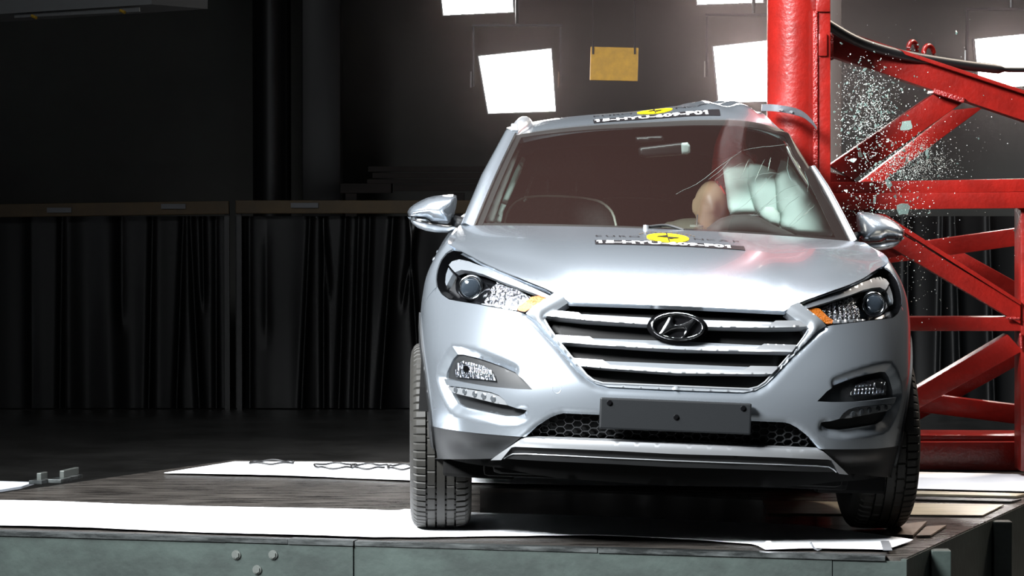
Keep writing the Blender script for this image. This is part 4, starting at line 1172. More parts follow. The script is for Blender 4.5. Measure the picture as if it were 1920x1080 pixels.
# side glass band, pillars, roof frame
def side_pt(y, t, sgn, off=0.0):
    y = np.asarray(y, float); t = np.asarray(t, float)
    yb = y; s_ = np.interp(y, PLAN[200:, 1][np.argsort(PLAN[200:, 1])], PS[200:][np.argsort(PLAN[200:, 1])])
    B = G0(s_ * sgn, np.full_like(y, 1.085))
    T = np.stack([sgn * EW(y), y, ZC(y) - .080], -1)
    P = B * (1 - t)[..., None] + T * t[..., None]
    P[..., 0] += sgn * (.004 * np.sin(np.pi * t) - .022 - off)
    return dent(P)
def side_panel(name, sgn, y0, y1, y2, y3, m, off=0.0, t0=0.0, t1=1.0, n=16, thick=.006):
    """bottom from y0 to y1, top from y2 to y3"""
    k = np.linspace(0, 1, n); rows = []
    for t in np.linspace(t0, t1, 14):
        ya = y0 + (y2 - y0) * t; yb = y1 + (y3 - y1) * t
        rows.append(side_pt(ya + (yb - ya) * k, np.full(n, t), sgn, off))
    V, F = solid_grid(np.array(rows), (-sgn * thick, 0, 0))
    return obj(name, mesh(name, V, F), car, m)
for sgn in (-1, 1):
    side_panel('side_window', sgn, 1.42, 2.42, 2.02, 2.42, M_SIDEGL, .004, .02, .93)
    side_panel('side_window', sgn, 2.52, 3.36, 2.52, 3.30, M_SIDEGL, .004, .02, .93)
    side_panel('side_window', sgn, 3.44, 3.85, 3.38, 3.60, M_SIDEGL, .004, .02, .90)
    side_panel('door_pillar', sgn, 2.42, 2.52, 2.42, 2.52, M_BLACKP)
    side_panel('door_pillar', sgn, 3.36, 3.44, 3.30, 3.38, M_BLACKP)
    side_panel('rear_pillar', sgn, 3.85, 4.28, 3.60, 4.06, M_SILVER)
    side_panel('mirror_sail', sgn, 1.26, 1.42, 1.95, 2.02, M_BLACKP, .002)
    side_panel('roof_frame', sgn, 1.30, 4.2, 1.97, 4.06, M_SILVER, -.002, .92, 1.0)
    side_panel('belt_moulding', sgn, 1.30, 4.2, 1.3, 4.2, M_BLACKP, -.004, -.01, .03)
n = 24
top = roof_pt(np.linspace(-1, 1, n), np.full(n, 4.12)); botm = np.stack([np.linspace(-.72, .72, n), np.full(n, 4.40), np.full(n, 1.09)], -1)
P = np.stack([top * (1 - t) + botm * t + np.array([0, .05, 0]) * math.sin(math.pi * t) for t in np.linspace(0, 1, 10)])
V, F = solid_grid(P, (0, -.006, 0)); obj('rear_window', mesh('rear_window', V, F), car, M_SIDEGL)
# roof rails
pts = smooth_line([(-.578, 1.925, 1.440), (-.562, 1.98, 1.468), (-.540, 2.06, 1.490), (-.530, 2.20, 1.500), (-.528, 2.8, 1.506), (-.53, 3.4, 1.495), (-.54, 3.75, 1.46), (-.545, 3.85, 1.44)], 6)
V, F = tube(pts, [.012 + .022 * min(1, i / 10.0) if i < 10 else .034 for i in range(len(pts))], 14)
rl = obj('roof_rail', mesh('roof_rail', V, F), car, M_BRIGHT)
bm = bmesh.new(); add_box(bm, (-.573, 1.955, 1.470), (.03, .05, .04), Matrix.Rotation(.6, 3, 'X'), .006); obj('rail_foot', bm, rl, M_SATIN)
rp = [(1531, 241, 2.02), (1524, 231, 2.05), (1508, 216.5, 2.12), (1490, 209, 2.20), (1468, 204.5, 2.26), (1446, 202, 2.29), (1428, 202, 2.32)]
pts = [on_plane(u, v, (y, 0)) for (u, v, y) in smooth_line(rp, 5)]
V = []; Fq = []
for i, p in enumerate(pts):
    t = i / (len(pts) - 1); h = .004 + .010 * min(1, t * 2.2)
    for (dy, dz) in ((-.012, -h), (-.012, h), (.012, h), (.012, -h)): V.append(p + Vector((0, dy, dz)))
for i in range(len(pts) - 1):
    for k in range(4): Fq.append((i * 4 + k, i * 4 + (k + 1) % 4, i * 4 + 4 + (k + 1) % 4, i * 4 + 4 + k))
Fq += [(3, 2, 1, 0), tuple(len(V) - 4 + k for k in range(4))]
rl = obj('roof_rail', mesh('roof_rail', V, Fq, False), car, M_RAILGREY, label='bent roof rail torn up by the pole')
for (u, v) in ((1465, 206), (1483, 210)):
    p = on_plane(u, v, (2.20, 0)); bm = bmesh.new(); add_cyl(bm, p + Vector((0, -.02, 0)), p + Vector((0, .06, 0)), .0055, 10); obj('rail_bolt', bm, rl, M_BRIGHT)

# door mirrors
fm_ = (1.66, 0)
shell = pxl([(764, 397), (768, 390), (776, 383.5), (787, 377), (800, 371), (814, 367.5), (830, 365.5), (850, 364.8), (856, 367), (857, 376), (855.5, 388), (851, 404), (845, 415), (839, 420), (822, 418.5), (808, 416), (801, 411), (788, 409.5), (766, 407)], fm_)
under = pxl([(768, 411), (800, 415), (810, 419), (842, 423), (861, 420), (866, 425), (858, 431), (842, 436.5), (815, 435.5), (798, 432.5), (783, 427), (773, 419)], fm_)
turn = pxl([(764.5, 406.5), (785, 408.5), (800, 410.5), (808, 416), (795, 414), (768, 411)], fm_)
arm = pxl([(848, 402), (875, 409), (878, 432), (846, 433)], fm_)
def mirrors(sgn, S):
    sh_ = inflate('door_mirror', [(p[0], p[1]) if sgn < 0 else (-p[0], p[1]) for p in (shell if sgn < 0 else shell[::-1])], M_SILVER, fm_, .13, rim=.075, res=.009, back=.15)
    fl = lambda P: P if sgn < 0 else [(-p[0], p[1]) for p in P[::-1]]
    inflate('mirror_base', fl(under), M_SATIN, (1.66, 0), .09, sh_, rim=.05, res=.010, back=.4)
    inflate('turn_signal', fl(turn), M_BRIGHT, (1.63, 0), .05, sh_, rim=.02, res=.006)
    inflate('mirror_arm', fl(arm), M_PLASTIC, (1.66, 0), .05, sh_, rim=.03, res=.012)
both(mirrors)

# wipers and cowl
P = np.stack([np.concatenate([cowl(np.linspace(1, 0, 30)), cowl(np.linspace(0, 1, 30))[1:] * np.array([-1, 1, 1])]) + np.array([0, .01 + .14 * k, -.018 - .03 * k]) for k in (0, 1)])
V, F = solid_grid(P, (0, 0, -.02)); obj('cowl_panel', mesh('cowl_panel', V, F), car, M_BLACKP)
for (a, b_, c_) in (((1211, 428), (1250, 424.5), (1284, 434)),):
    p = [wl(u, v - 2, .012) for (u, v) in (a, b_, c_)]
    V, F = tube([Vector(q) for q in smooth_line([tuple(q) for q in p], 6)], .006, 6); w_ = obj('wiper', mesh('wiper', V, F), car, M_PLASTIC)
    bm = bmesh.new(); add_cyl(bm, p[0] + Vector((0, -.01, -.014)), p[0] + Vector((0, -.008, .008)), .011, 12); obj('wiper_pivot', bm, w_, M_BRIGHT)

# ================================================================== CAR: underbody, wheels
bm = bmesh.new(); add_box(bm, (0, .62, .52), (1.24, .78, .56), None, .03); obj('engine_bay_filler', bm, car, M_UNDER)  # unseen black box, added to block light through the engine bay
bm = bmesh.new(); add_box(bm, (0, 2.3, .265), (1.3, 3.9, .09), None, .02); obj('floor_pan', bm, car, M_UNDER)
bm = bmesh.new(); add_box(bm, (0, 1.17, .66), (1.42, .06, .78), None, .01); obj('bulkhead', bm, car, M_UNDER)
bm = bmesh.new(); add_box(bm, (0, 3.0, .60), (1.64, 2.5, .56), None, .02); bmesh.ops.delete(bm, geom=[f for f in bm.faces if f.normal.z > .9], context='FACES_ONLY'); obj('lower_tub', bm, car, M_UNDER)
for yy_ in (.85, 3.52):
    for sgn in (-1, 1):
        bm = bmesh.new(); r = bmesh.ops.create_cone(bm, cap_ends=False, segments=28, radius1=.40, radius2=.40, depth=.30, matrix=Matrix.Translation((sgn * .74, yy_, .345)) @ Matrix.Rotation(math.pi / 2, 4, 'Y'))
        bmesh.ops.delete(bm, geom=[v for v in bm.verts if v.co.z < .36], context='VERTS')
        obj('wheel_liner', bm, car, M_UNDER)
for sgn in (-1, 1):
    bm = bmesh.new(); add_box(bm, (sgn * .665, .44, .283), (.26, .05, .155), Matrix.Rotation(sgn * .25, 3, 'Z'), .012); obj('air_deflector', bm, car, M_UNDER)
R_T = .345
def tyre_mesh():
    NS = 72 * 6
    prof = [(-.094, .222), (-.104, .245), (-.1125, .285), (-.108, .312), (-.099, .330), (-.088, .3395)]
    ribs = [-.088, -.0555, -.0555, -.0485, -.0485, -.0215, -.0215, -.0145, -.0145, .0145, .0145, .0215, .0215, .0485, .0485, .0555, .0555, .088]
    gro = [0, 0, 1, 1, 0, 0, 1, 1, 0, 0, 1, 1, 0, 0, 1, 1, 0, 0]
    full = [(x, r, 0, 0) for (x, r) in prof]
    for i, (x, g) in enumerate(zip(ribs, gro)):
        if i == 0 or i == len(ribs) - 1: continue
        rr_ = R_T - .0035 * (abs(x) / .088) ** 2.5 - (.012 if g else 0)
        full.append((x, rr_, g, 1 if abs(x) > .05 else 2))
        if i == 1 or False: pass
    full += [(-x, r, 0, 0) for (x, r) in prof[::-1]]
    full[5] = (-.088, .3395, 0, 1); full[-6] = (.088, .3395, 0, 1)
    V = []; F = []
    for k in range(NS):
        a = 2 * math.pi * k / NS; ph = k % 6
        for (x, r, g, z) in full:
            q = r
            if z == 1 and not g and ph == 0: q -= .006
            if z == 2 and not g and abs(x) > .018 and ph == 3 and (k // 6) % 2 == 0: q -= .004
            if r < .3395 and r > .325 and ph == 0: q -= .005
            V.append((x, math.sin(a) * q, math.cos(a) * q))
    m = len(full)
    for k in range(NS):
        l_ = (k + 1) % NS
        for i in range(m - 1): F.append((k * m + i, l_ * m + i, l_ * m + i + 1, k * m + i + 1))
    return mesh('tyre', V, F)
def rim_mesh():
    bm = bmesh.new()
    prof = [(-.095, .224), (-.098, .232), (-.09, .222), (-.07, .208), (.02, .20), (.09, .222), (.095, .228)]
    NS = 48; vs = []
    for k in range(NS):
        a = 2 * math.pi * k / NS
        vs.append([bm.verts.new((x, math.sin(a) * r, math.cos(a) * r)) for (x, r) in prof])
    for k in range(NS):
        for i in range(len(prof) - 1): bm.faces.new((vs[k][i], vs[(k + 1) % NS][i], vs[(k + 1) % NS][i + 1], vs[k][i + 1]))
    add_cyl(bm, (-.06, 0, 0), (-.035, 0, 0), .06, 24)
    for k in range(10):
        a = 2 * math.pi * k / 10 + (.16 if k % 2 else -.16)
        add_beam(bm, (-.05, math.sin(a) * .045, math.cos(a) * .045), (-.075, math.sin(a) * .212, math.cos(a) * .212), .03, .022, Vector((1, 0, 0)))
    return bm
TY = tyre_mesh(); RM = bpy.data.meshes.new('rim'); _b = rim_mesh(); _b.to_mesh(RM); _b.free(); RM.materials.append(M_RIM); TY.materials.append(M_RUBBER)
_b = bmesh.new(); _b.from_mesh(TY)
for _e in _b.edges: _e.smooth = _e.calc_face_angle(0) < .5
_b.to_mesh(TY); _b.free()
DISC = bmesh.new(); add_cyl(DISC, (-.01, 0, 0), (.012, 0, 0), .16, 32); dm = bpy.data.meshes.new('brake_disc'); DISC.to_mesh(dm); DISC.free(); dm.materials.append(M_STEELDK)
for (sx, wy, st) in ((-1, .85, 1.2), (1, .85, 4.5), (-1, 3.52, 0), (1, 3.52, 0)):
    wc = CARM @ Vector((0, wy, 0))
    w = obj('wheel', RM, car)
    wm = Matrix.Translation((X0 + sx * .805 - (wy - .85) * .0105, Y0 + wy, R_T + .006)) @ Matrix.Rotation(D(st) + (math.pi if sx > 0 else 0), 4, 'Z')
    w.matrix_parent_inverse = Matrix.Identity(4)
    w.matrix_local = CARI @ wm
    obj('tyre', TY, w); obj('brake_disc', dm, w)

# ================================================================== CAR: cabin
def cab(name, px, f, depth, m, rim=.04, res=.014, parent=car, **kw): return inflate(name, pxl(px, f), m, f, depth, parent, res, rim, **kw)
c1 = lambda L: [(740 + a / 3.4286, 160 + b / 3.4286) for (a, b) in L]
# dashboard
nx = 40; P = []
for (y, z) in ((1.20, 1.06), (1.28, 1.088), (1.42, 1.098), (1.56, 1.09), (1.64, 1.05), (1.66, .9), (1.66, .7)):
    P.append([(x, y + .04 * (x / .7) ** 2, z - .02 * (x / .7) ** 4) for x in np.linspace(-.74, .74, nx)])
P = dent(np.array(P)); V, F = solid_grid(P, (0, .0, -.03)); dash = obj('dashboard', mesh('dashboard', V, F), car, M_DASH)
inflate('instrument_hood', pxl(cr([(190, 905), (260, 850), (330, 805), (450, 768), (600, 766), (740, 800), (860, 868), (1000, 930), (1110, 985), (1120, 1050), (190, 1010)]), (1.46, .3)), mat('instrument_hood_grey', (62, 62, 60), .7), (1.46, .3), .05, dash, .014, .05)
# sensor on the dash
p = on_plane(1306, 424, (1.40, 0)); bm = bmesh.new(); add_cyl(bm, p + Vector((0, 0, -.004)), p + Vector((0, 0, .004)), .026, 20); sn = obj('sensor_base', bm, dash, M_SEATP)
bm = bmesh.new(); add_cyl(bm, p, p + Vector((.002, 0, .045)), .0025, 8); obj('sensor_pin', bm, dash, M_BRIGHT)
# steering wheel
sc_ = Vector((.37, 1.72, 1.00)); Rw = Matrix.Rotation(D(-62), 3, 'X')
V, F = tube([sc_ + Rw @ Vector((.185 * math.cos(a), .185 * math.sin(a), 0)) for a in np.linspace(0, 2 * math.pi, 49)[:-1]], .015, 10, True)
sw = obj('steering_wheel', mesh('steering_wheel', V, F), car, M_BLACKP)
bm = bmesh.new()
for a in (0, math.pi, -math.pi / 2): add_beam(bm, sc_, sc_ + Rw @ Vector((.18 * math.cos(a), .18 * math.sin(a), 0)), .03, .012)
add_cyl(bm, sc_ + Rw @ Vector((0, 0, -.03)), sc_ + Rw @ Vector((0, 0, .03)), .07, 20); obj('wheel_hub', bm, sw, M_BLACKP)
# airbags
ab = cab('curtain_airbag', cr([(352, 230), (430, 180), (545, 138), (640, 200), (700, 300), (720, 560), (720, 770), (430, 768), (402, 700), (380, 500), (356, 330)]), (1.66, 1.75), .05, M_AIRBAG, .05, label='flat white airbag chamber beside the dummy head')
cab('chamber', cr([(620, 240), (740, 262), (880, 320), (1000, 430), (980, 640), (945, 800), (915, 890), (800, 852), (695, 745), (640, 590), (600, 450)]), (1.60, 1.72), .08, M_AIRBAG, .09, parent=ab)
cab('chamber', cr([(880, 400), (960, 150), (1010, 55), (1040, 70), (1150, 200), (1250, 410), (1350, 640), (1440, 850), (1466, 960), (1452, 1000), (1120, 978), (980, 925), (915, 890), (940, 790), (900, 680)]), (1.52, 1.70), .08, M_AIRBAG, .10, parent=ab)
cab('chamber', cr([(700, 760), (760, 690), (860, 690), (930, 750), (942, 830), (920, 890), (810, 860)]), (1.50, 1.70), .04, M_AIRBAG, .05, parent=ab)
cab('airbag_strap', cr([(560, 135), (700, 95), (950, 66), (1012, 52), (960, 260), (900, 345), (740, 268), (640, 195)]), (1.74, 1.8), .02, mat('airbag_grey', (150, 156, 156), .8), .05, parent=ab)
# pillar trims and airbag strips on the far side
cab('pillar_trim', c1([(768, 400), (806, 412), (700, 690), (636, 882), (596, 888), (582, 868), (588, 830), (650, 680)]), (1.42, 1.85), .012, M_TRIMGREY, .02)
cab('curtain_airbag', c1([(818, 458), (840, 470), (812, 560), (755, 690), (700, 810), (684, 888), (640, 890), (650, 850), (700, 720), (770, 555)]), (1.62, 1.95), .02, M_AIRBAG, .02, label='narrow airbag strip hanging at the far side window')
cab('pillar_trim', c1([(895, 540), (912, 546), (862, 690), (832, 830), (815, 852), (796, 845), (812, 770)]), (2.3, .6), .02, M_TRIMGREY, .02)
# interior mirror and sensor
im = cab('cabin_mirror', [(1196, 280), (1200, 276), (1276, 267), (1290, 266), (1295, 272), (1295, 286), (1289, 290), (1210, 296), (1198, 292)], (1.72, 0), .02, M_BLACKP, .012, .006)
cab('mirror_edge', [(1277, 268), (1289, 267), (1294, 273), (1294, 285), (1288, 289), (1278, 289)], (1.695, 0), .010, M_TRIMGREY, .01, .006, parent=im)
cab('rain_sensor', [(1191, 257), (1244, 254), (1245, 264), (1192, 268)], (1.74, 0), .01, M_BLACKP, .004, .008, parent=windscreen)
# seats
def seat(x, y, parent=car, dz=0.0):
    out = [(x - .25, .62), (x - .26, .9), (x - .25, 1.12), (x - .2, 1.2), (x - .1, 1.225), (x + .1, 1.225), (x + .2, 1.2), (x + .25, 1.12), (x + .26, .9), (x + .25, .62)]
    out = [(a, b + dz) for a, b in out]
    s_ = inflate('seat', out, M_SEAT, (y, .25), .09, parent, .03, .09, label='dark cloth seat')
    V, F = tube([Vector((p[0], y + .25 * (p[1] - 1.1) - .055, p[1])) for p in smooth_line([(q[0] * .92 + x * .08, q[1] - .02) for q in out[1:-1]], 4)], .006, 6); obj('piping', mesh('piping', V, F), s_, M_SEATP)
    inflate('headrest', [(x + a, b + dz) for a, b in ((-.13, 1.27), (-.14, 1.34), (-.11, 1.40), (.11, 1.40), (.14, 1.34), (.13, 1.27))], M_SEAT, (y + .02, .1), .06, s_, .02, .06)
    bm = bmesh.new()
    for dx in (-.06, .06): add_cyl(bm, (x + dx, y + .02, 1.18 + dz), (x + dx, y + .03, 1.30 + dz), .006, 8)
    obj('headrest_post', bm, s_, M_STEELDK)
    bm = bmesh.new(); add_box(bm, (x, y - .30, .56), (.5, .5, .16), None, .05); autosmooth(obj('cushion', bm, s_, M_SEAT), 60)
seat(-.36, 2.38)
seat(.26, 2.72, dz=-.16)
for x in (-.36, .0, .36): seat(x * .98, 3.25)

# ================================================================== crash-test dummy
dm_ = empty('crash_test_dummy', label='crash-test dummy with bare tan head in the driver seat beside the airbag', category='dummy')
dm_.matrix_world = CARM
hc = on_plane(1334, 388, (2.16, 0))
bm = bmesh.new()
bmesh.ops.create_uvsphere(bm, u_segments=40, v_segments=28, radius=1.0)
for v in bm.verts:
    x, y, z = v.co
    wdt = .073 * (1 - .22 * max(0, -z) ** 1.5); h = .108
    y2 = y * .092
    if y < 0:      # face: brow, nose, lips, chin
        y2 -= .016 * math.exp(-(x / .22) ** 2 - ((z + .08) / .20) ** 2) + .007 * math.exp(-(x / .32) ** 2 - ((z + .48) / .10) ** 2) + .009 * math.exp(-(x / .35) ** 2 - ((z + .78) / .16) ** 2)
        y2 += .009 * (math.exp(-((abs(x) - .38) / .16) ** 2 - ((z - .06) / .13) ** 2))
    if abs(x) > .85 and abs(y) < .4 and -.3 < z < .25: x *= 1.10       # ears
    v.co = Vector((hc.x + x * wdt, hc.y + y2, hc.z + z * h))
head_me = bpy.data.meshes.new('head'); bm.to_mesh(head_me); bm.free()
J = {'pel': (.30, 2.42, .66), 'bel': (.29, 2.42, .80), 'che': (.275, 2.40, .98), 'nec': (.25, 2.30, 1.10), 'hd': (hc.x, hc.y + .01, hc.z - .07),
     'shl': (.10, 2.38, 1.06), 'ell': (.06, 2.14, .90), 'hal': (.22, 1.86, .98), 'shr': (.42, 2.38, 1.05), 'elr': (.43, 2.14, .90), 'har': (.40, 1.88, .98),
     'hil': (.20, 2.38, .62), 'knl': (.16, 1.95, .70), 'anl': (.17, 1.62, .40), 'hir': (.40, 2.38, .62), 'knr': (.40, 1.95, .70), 'anr': (.40, 1.62, .40)}
rad = {'pel': .14, 'bel': .125, 'che': .14, 'nec': .058, 'hd': .05, 'shl': .07, 'ell': .045, 'hal': .035, 'shr': .07, 'elr': .045, 'har': .035, 'hil': .09, 'knl': .065, 'anl': .045, 'hir': .09, 'knr': .065, 'anr': .045}
names = list(J); ed = [('pel', 'bel'), ('bel', 'che'), ('che', 'nec'), ('nec', 'hd'), ('che', 'shl'), ('shl', 'ell'), ('ell', 'hal'), ('che', 'shr'), ('shr', 'elr'), ('elr', 'har'), ('pel', 'hil'), ('hil', 'knl'), ('knl', 'anl'), ('pel', 'hir'), ('hir', 'knr'), ('knr', 'anr')]
sm = bpy.data.meshes.new('body'); sm.from_pydata([J[k] for k in names], [(names.index(a), names.index(b)) for a, b in ed], [])
bo = bpy.data.objects.new('body', sm); COL.objects.link(bo)
md = bo.modifiers.new('skin', 'SKIN'); md.use_smooth_shade = True
for i, k in enumerate(names): sm.skin_vertices[0].data[i].radius = (rad[k], rad[k]); sm.skin_vertices[0].data[i].use_root = (k == 'pel')
md2 = bo.modifiers.new('sub', 'SUBSURF'); md2.levels = 2; md2.render_levels = 2
dg = bpy.context.evaluated_depsgraph_get(); ev = bo.evaluated_get(dg)
bme = bpy.data.meshes.new_from_object(ev)
bpy.data.objects.remove(bo)
bm = bmesh.new(); bm.from_mesh(bme); nb = len(bm.faces); bm.from_mesh(head_me)
bm.faces.ensure_lookup_table()
for i, f in enumerate(bm.faces):
    f.smooth = True; f.material_index = 0 if i < nb else 1
b_o = obj('body', bm, dm_); b_o.data.materials.append(M_DUMMYSHIRT); b_o.data.materials.append(M_SKIN)
cab('chalk_patch', cr([(275, 430), (310, 435), (350, 490), (390, 560), (385, 610), (350, 590), (330, 520)]), (2.12, 0), .02, M_CHALK, .02, .01, parent=dm_)

# ================================================================== stickers on bonnet and roof
def text_mesh(s, size, bold=0.0):
    c = bpy.data.curves.new('t', 'FONT'); c.body = s; c.size = size; c.align_x = 'CENTER'; c.align_y = 'CENTER'; c.offset = bold; c.resolution_u = 3
    o = bpy.data.objects.new('t', c); COL.objects.link(o)
    d_ = bpy.context.evaluated_depsgraph_get(); m = bpy.data.meshes.new_from_object(o.evaluated_get(d_))
    V = np.array([v.co[:2] for v in m.vertices]); Fs = [tuple(p.vertices) for p in m.polygons]
    bpy.data.objects.remove(o); bpy.data.curves.remove(c)
    return V, Fs
def drop(bvh, x, y, lift):
    loc, n, i, d_ = bvh.ray_cast(Vector((x, y, 2.2)), Vector((0, 0, -1)))
    return (x, y, (loc.z if loc else 1.1) + lift)
def sticker(name, V2, Fs, bvh, cx_, cy_, m, parent, lift, sx=1.0, sy=1.0):
    V = [drop(bvh, cx_ + x * sx, cy_ + (-y) * -sy, lift) for (x, y) in V2]
    return obj(name, mesh(name, V, Fs, False), parent, m)
def rect_grid(w, h, n=40, k=6):
    V = [(x, y) for y in np.linspace(-h / 2, h / 2, k) for x in np.linspace(-w / 2, w / 2, n)]
    F = [(i * n + j, i * n + j + 1, (i + 1) * n + j + 1, (i + 1) * n + j) for i in range(k - 1) for j in range(n - 1)]
    return V, F
def disc2(rx, ry, n=48, rings=5):
    V = [(0, 0)]; F = []
    for r in range(1, rings + 1):
        for k in range(n): V.append((rx * r / rings * math.cos(2 * math.pi * k / n), ry * r / rings * math.sin(2 * math.pi * k / n)))
    for k in range(n): F.append((0, 1 + k, 1 + (k + 1) % n))
    for r in range(1, rings):
        for k in range(n): F.append((1 + (r - 1) * n + k, 1 + r * n + k, 1 + r * n + (k + 1) % n, 1 + (r - 1) * n + (k + 1) % n))
    return V, F
def fine(V, Fs, maxlen=.03):
    return V, Fs
def sticker_set(bvh, parent, cx_, yrow, ylogo, width, th, R, Ry):
    Vr, Fr = rect_grid(width, th * 1.35); sticker('sticker_band', Vr, Fr, bvh, cx_, yrow, M_DBLACK, parent, .0022)
    Vt, Ft = text_mesh('15-HYU-609-P01', 1.0, .035)
    w0 = Vt[:, 0].max() - Vt[:, 0].min(); h0 = Vt[:, 1].max() - Vt[:, 1].min()
    Vt = np.stack([(Vt[:, 0] - (Vt[:, 0].max() + Vt[:, 0].min()) / 2) * (width * .88 / w0) - width * .035, (Vt[:, 1] - (Vt[:, 1].max() + Vt[:, 1].min()) / 2) * (th / h0)], 1)
    one, _ = text_mesh('1', 1.0, .035); ow = (one[:, 0].max() - one[:, 0].min()) * width * .88 / w0
    xa, xb = Vt[:, 0].min(), Vt[:, 0].max() - ow; yt = Vt[:, 1].max(); n0 = len(Vt); hh = yt - Vt[:, 1].min()
    Vt = np.concatenate([Vt, [(x_ + dx * ow, yt - dy * hh) for x_ in (xa, xb) for (dx, dy) in ((.2, 0), (.2, .24), (-.62, .42), (-.62, .20))]])
    Ft = list(Ft) + [(n0 + 3, n0 + 2, n0 + 1, n0), (n0 + 7, n0 + 6, n0 + 5, n0 + 4)]
    sticker('sticker_number', Vt, Ft, bvh, cx_, yrow, M_DWHITE, parent, .0042)
    Vd, Fd = disc2(R, Ry); sticker('sticker_disc', Vd, Fd, bvh, cx_, ylogo, M_YELLOW, parent, .0024)
    # black cross bar of the disc
    star = [(-.65, .02), (-.03, .42), (-.03, -.06), (.65, -.02), (.03, -.42), (.03, .06), (-.03, 1.0), (.03, 1.0), (.03, -1.0), (-.03, -1.0)]
    sticker('sticker_mark', [(x * R, y * Ry) for (x, y) in star], [(0, 2, 1), (3, 5, 4), (9, 8, 7, 6)], bvh, cx_, ylogo, M_DBLACK, parent, .0048)
    for (txt, x0) in (('EURO', -1), ('NCAP', 1)):
        for i, ch in enumerate(txt):
            Vc, Fc = text_mesh(ch, th * .85, .0)
            Vc = Vc * np.array([1.15, 1])
            xx = (-width * .47 + i * (width * .47 - R * 1.25 ) / 3.6) if x0 < 0 else (R * 1.45 + i * (width * .47 - R * 1.3) / 3.4)
            sticker('sticker_letter', Vc, Fc, bvh, cx_ + xx, ylogo - .006, M_DBLACK, parent, .003)
    for i, a in enumerate(np.linspace(D(28), D(152), 13)):
        Vc, Fc = disc2(.0045, .0075, 8, 1)
        sticker('sticker_dot', Vc, Fc, bvh, cx_ + R * 1.45 * math.cos(a), ylogo + Ry * 1.25 * math.sin(a), M_RAIL, parent, .003)
sticker_set(HOOD_BVH, hood, -0.005, .635, .775, .545, .056, .078, .115)
sticker_set(ROOF_BVH, roof, 0.0, 1.965, 2.125, .51, .064, .072, .085)

# ================================================================== flying glass
def shard_mesh(seed):
    r = random.Random(seed); bm = bmesh.new()
    for _ in range(9):
        bm.verts.new((r.uniform(-1, 1), r.uniform(-1, 1) * .8, r.uniform(-1, 1) * .55))
    bmesh.ops.convex_hull(bm, input=bm.verts)
    bmesh.ops.delete(bm, geom=[v for v in bm.verts if not v.link_faces], context='VERTS')
    m = bpy.data.meshes.new('glass_fragment'); bm.to_mesh(m); bm.free(); m.materials.append(M_SHARD)
    return m
SH = [shard_mesh(i) for i in range(14)]
def flake_mesh(seed):
    r = random.Random(seed); n = 11
    out = [(math.cos(a) * r.uniform(.6, 1), math.sin(a) * r.uniform(.45, .8)) for a in np.linspace(0, 2 * math.pi, n + 1)[:-1]]
    V = [(x, y, .035) for x, y in out] + [(x, y, -.035) for x, y in out]
    F = [tuple(range(n)), tuple(range(2 * n - 1, n - 1, -1))] + [(i, n + i, n + (i + 1) % n, (i + 1) % n) for i in range(n)]
    m = mesh('glass_flake', V, F, False); m.materials.append(M_SHARD); return m
FL = [flake_mesh(40 + i) for i in range(6)]
rg = random.Random(11)
clusters = [((1632, 205), (32, 50), .42), ((1660, 300), (44, 34), .20), ((1690, 320), (36, 30), .10), ((1620, 395), (34, 30), .12), ((1700, 380), (36, 26), .06), ((1700, 250), (110, 120), .06), ((1700, 500), (40, 60), .04)]
def pick():
    q = rg.random(); a = 0
    for c, s, w in clusters:
        a += w
        if q <= a: break
    while True:
        u, v = rg.gauss(c[0], s[0]), rg.gauss(c[1], s[1])
        if u > 1562 + max(0, (v - 330)) * .25 and -5 < v < 620 and u < 1915: return u, v
for i in range(280):
    u, v = pick(); Y = rg.uniform(12.95, 13.35)
    o = bpy.data.objects.new('glass_fragment', SH[i % len(SH)]); COL.objects.link(o)
    k = rg.uniform(.0035, .0075) if rg.random() < .88 else rg.uniform(.008, .011)
    o.location = at_y(u, v, Y); o.scale = (k, k, k); o.rotation_euler = [rg.uniform(0, 6.28) for _ in range(3)]
    o['label'] = 'small crumb of shattered side-window glass flying beside the red pole'; o['category'] = 'glass'; o['group'] = 'flying glass fragments'
big = [((1700, 236), .036, 'tall curved glass flake against the upper red brace'), ((1666, 345), .030, 'grey-green glass flake over the tie beam left of centre'), ((1700, 300), .028, 'glass flake in the thick of the cloud under the upper brace'), ((1693, 392), .040, 'large flat grey glass flake just above the door mirror'), ((1712, 262), .020, 'narrow glass sliver in the gap between the two upper braces'),
       ((1738, 285), .022, 'glass flake at the right rim of the cloud'), ((1613, 290), .024, 'glass flake over the foot of the upper brace'), ((1640, 376), .026, 'glass flake low on the left of the tie beam'), ((1680, 358), .030, 'long glass flake across the middle of the tie beam'), ((1650, 410), .026, 'glass flake behind the far door mirror'), ((1600, 300), .018, 'small glass flake beside the pole column')]
for i, ((u, v), k, lab) in enumerate(big):
    o = bpy.data.objects.new('glass_flake', FL[i % len(FL)]); COL.objects.link(o)
    o.location = at_y(u, v, rg.uniform(13.0, 13.3)); o.scale = (k, k, k); o.rotation_euler = (rg.uniform(.6, 2.0), rg.uniform(-.7, .7), rg.uniform(0, 6.28))
    o['label'] = lab; o['category'] = 'glass'; o['group'] = 'large flying glass flakes'
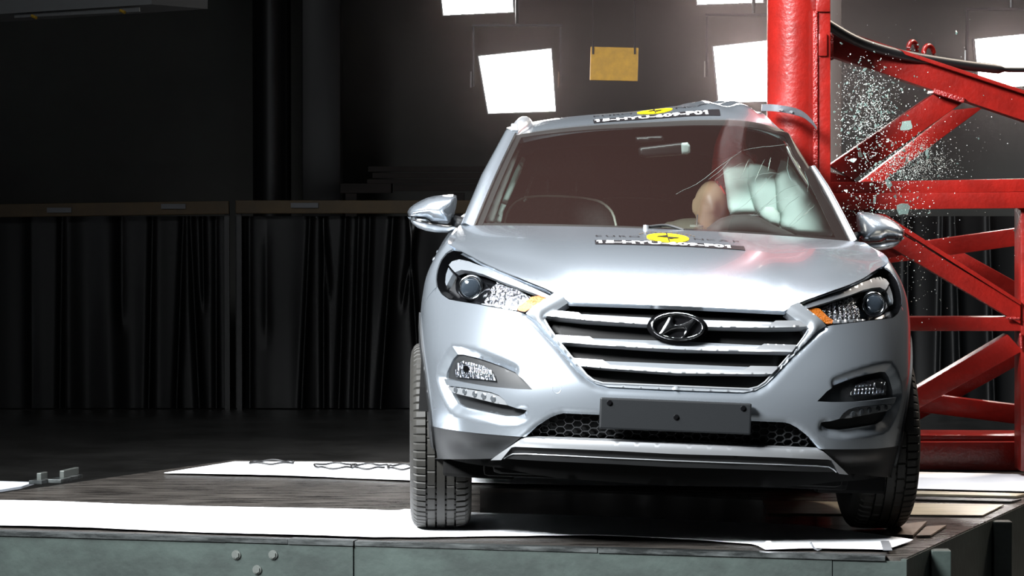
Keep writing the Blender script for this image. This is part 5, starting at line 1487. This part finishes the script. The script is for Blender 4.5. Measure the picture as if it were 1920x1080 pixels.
# finest spray: nobody could count it
V = []; F = []
for i in range(5200):
    u, v = pick()
    if i % 4 == 0: Yq = rg.uniform(12.9, 13.45)
    else:
        Yq = rg.uniform(13.96, 14.7)
        if i % 4 == 1: u, v = rg.gauss(1725, 34), rg.gauss(305, 24)
    p = at_y(u, v, Yq); k = rg.uniform(.0012, .0036) * (1.7 if rg.random() < .08 else 1)
    b = len(V)
    k *= .75
    for q in ((1, 0, 0), (-1, 0, 0), (0, 1, 0), (0, -1, 0), (0, 0, 1), (0, 0, -1)): V.append((p.x + q[0] * k * rg.uniform(.6, 1.2), p.y + q[1] * k, p.z + q[2] * k * rg.uniform(.6, 1.2)))
    F += [(b + i, b + j, b + 4) for i, j in ((0, 2), (2, 1), (1, 3), (3, 0))] + [(b + j, b + i, b + 5) for i, j in ((0, 2), (2, 1), (1, 3), (3, 0))]
obj('glass_spray', mesh('glass_spray', V, F, False), None, M_SPRAY, kind='stuff', label='fine glittering spray of glass beside the red pole', category='glass')

# ================================================================== added haze volume, stands in for lens glow round the back lamps
hz = bpy.data.materials.new('glow_haze'); hz.use_nodes = True
nt = hz.node_tree; nt.nodes.clear()
_o = nt.nodes.new('ShaderNodeOutputMaterial'); _v = nt.nodes.new('ShaderNodeVolumeScatter')
_v.inputs['Color'].default_value = (1.0, .80, .78, 1); _v.inputs['Anisotropy'].default_value = .6
_t = nt.nodes.new('ShaderNodeTexCoord'); _m = nt.nodes.new('ShaderNodeMapping'); _m.inputs['Scale'].default_value = (1 / 3.6, 1 / 2.3, 1 / 1.65)
_g = nt.nodes.new('ShaderNodeTexGradient'); _g.gradient_type = 'QUADRATIC_SPHERE'
_k = nt.nodes.new('ShaderNodeMath'); _k.operation = 'MULTIPLY'; _k.inputs[1].default_value = .062
nt.links.new(_t.outputs['Object'], _m.inputs[0]); nt.links.new(_m.outputs[0], _g.inputs[0]); nt.links.new(_g.outputs[1], _k.inputs[0])
nt.links.new(_k.outputs[0], _v.inputs['Density']); nt.links.new(_v.outputs[0], _o.inputs['Volume'])
box('glow_haze', (2.0, 19.6, 2.0), (7.2, 4.6, 3.3), hz, kind='stuff', label='thin added haze standing in for lens glow around the back flood lamps', category='haze')
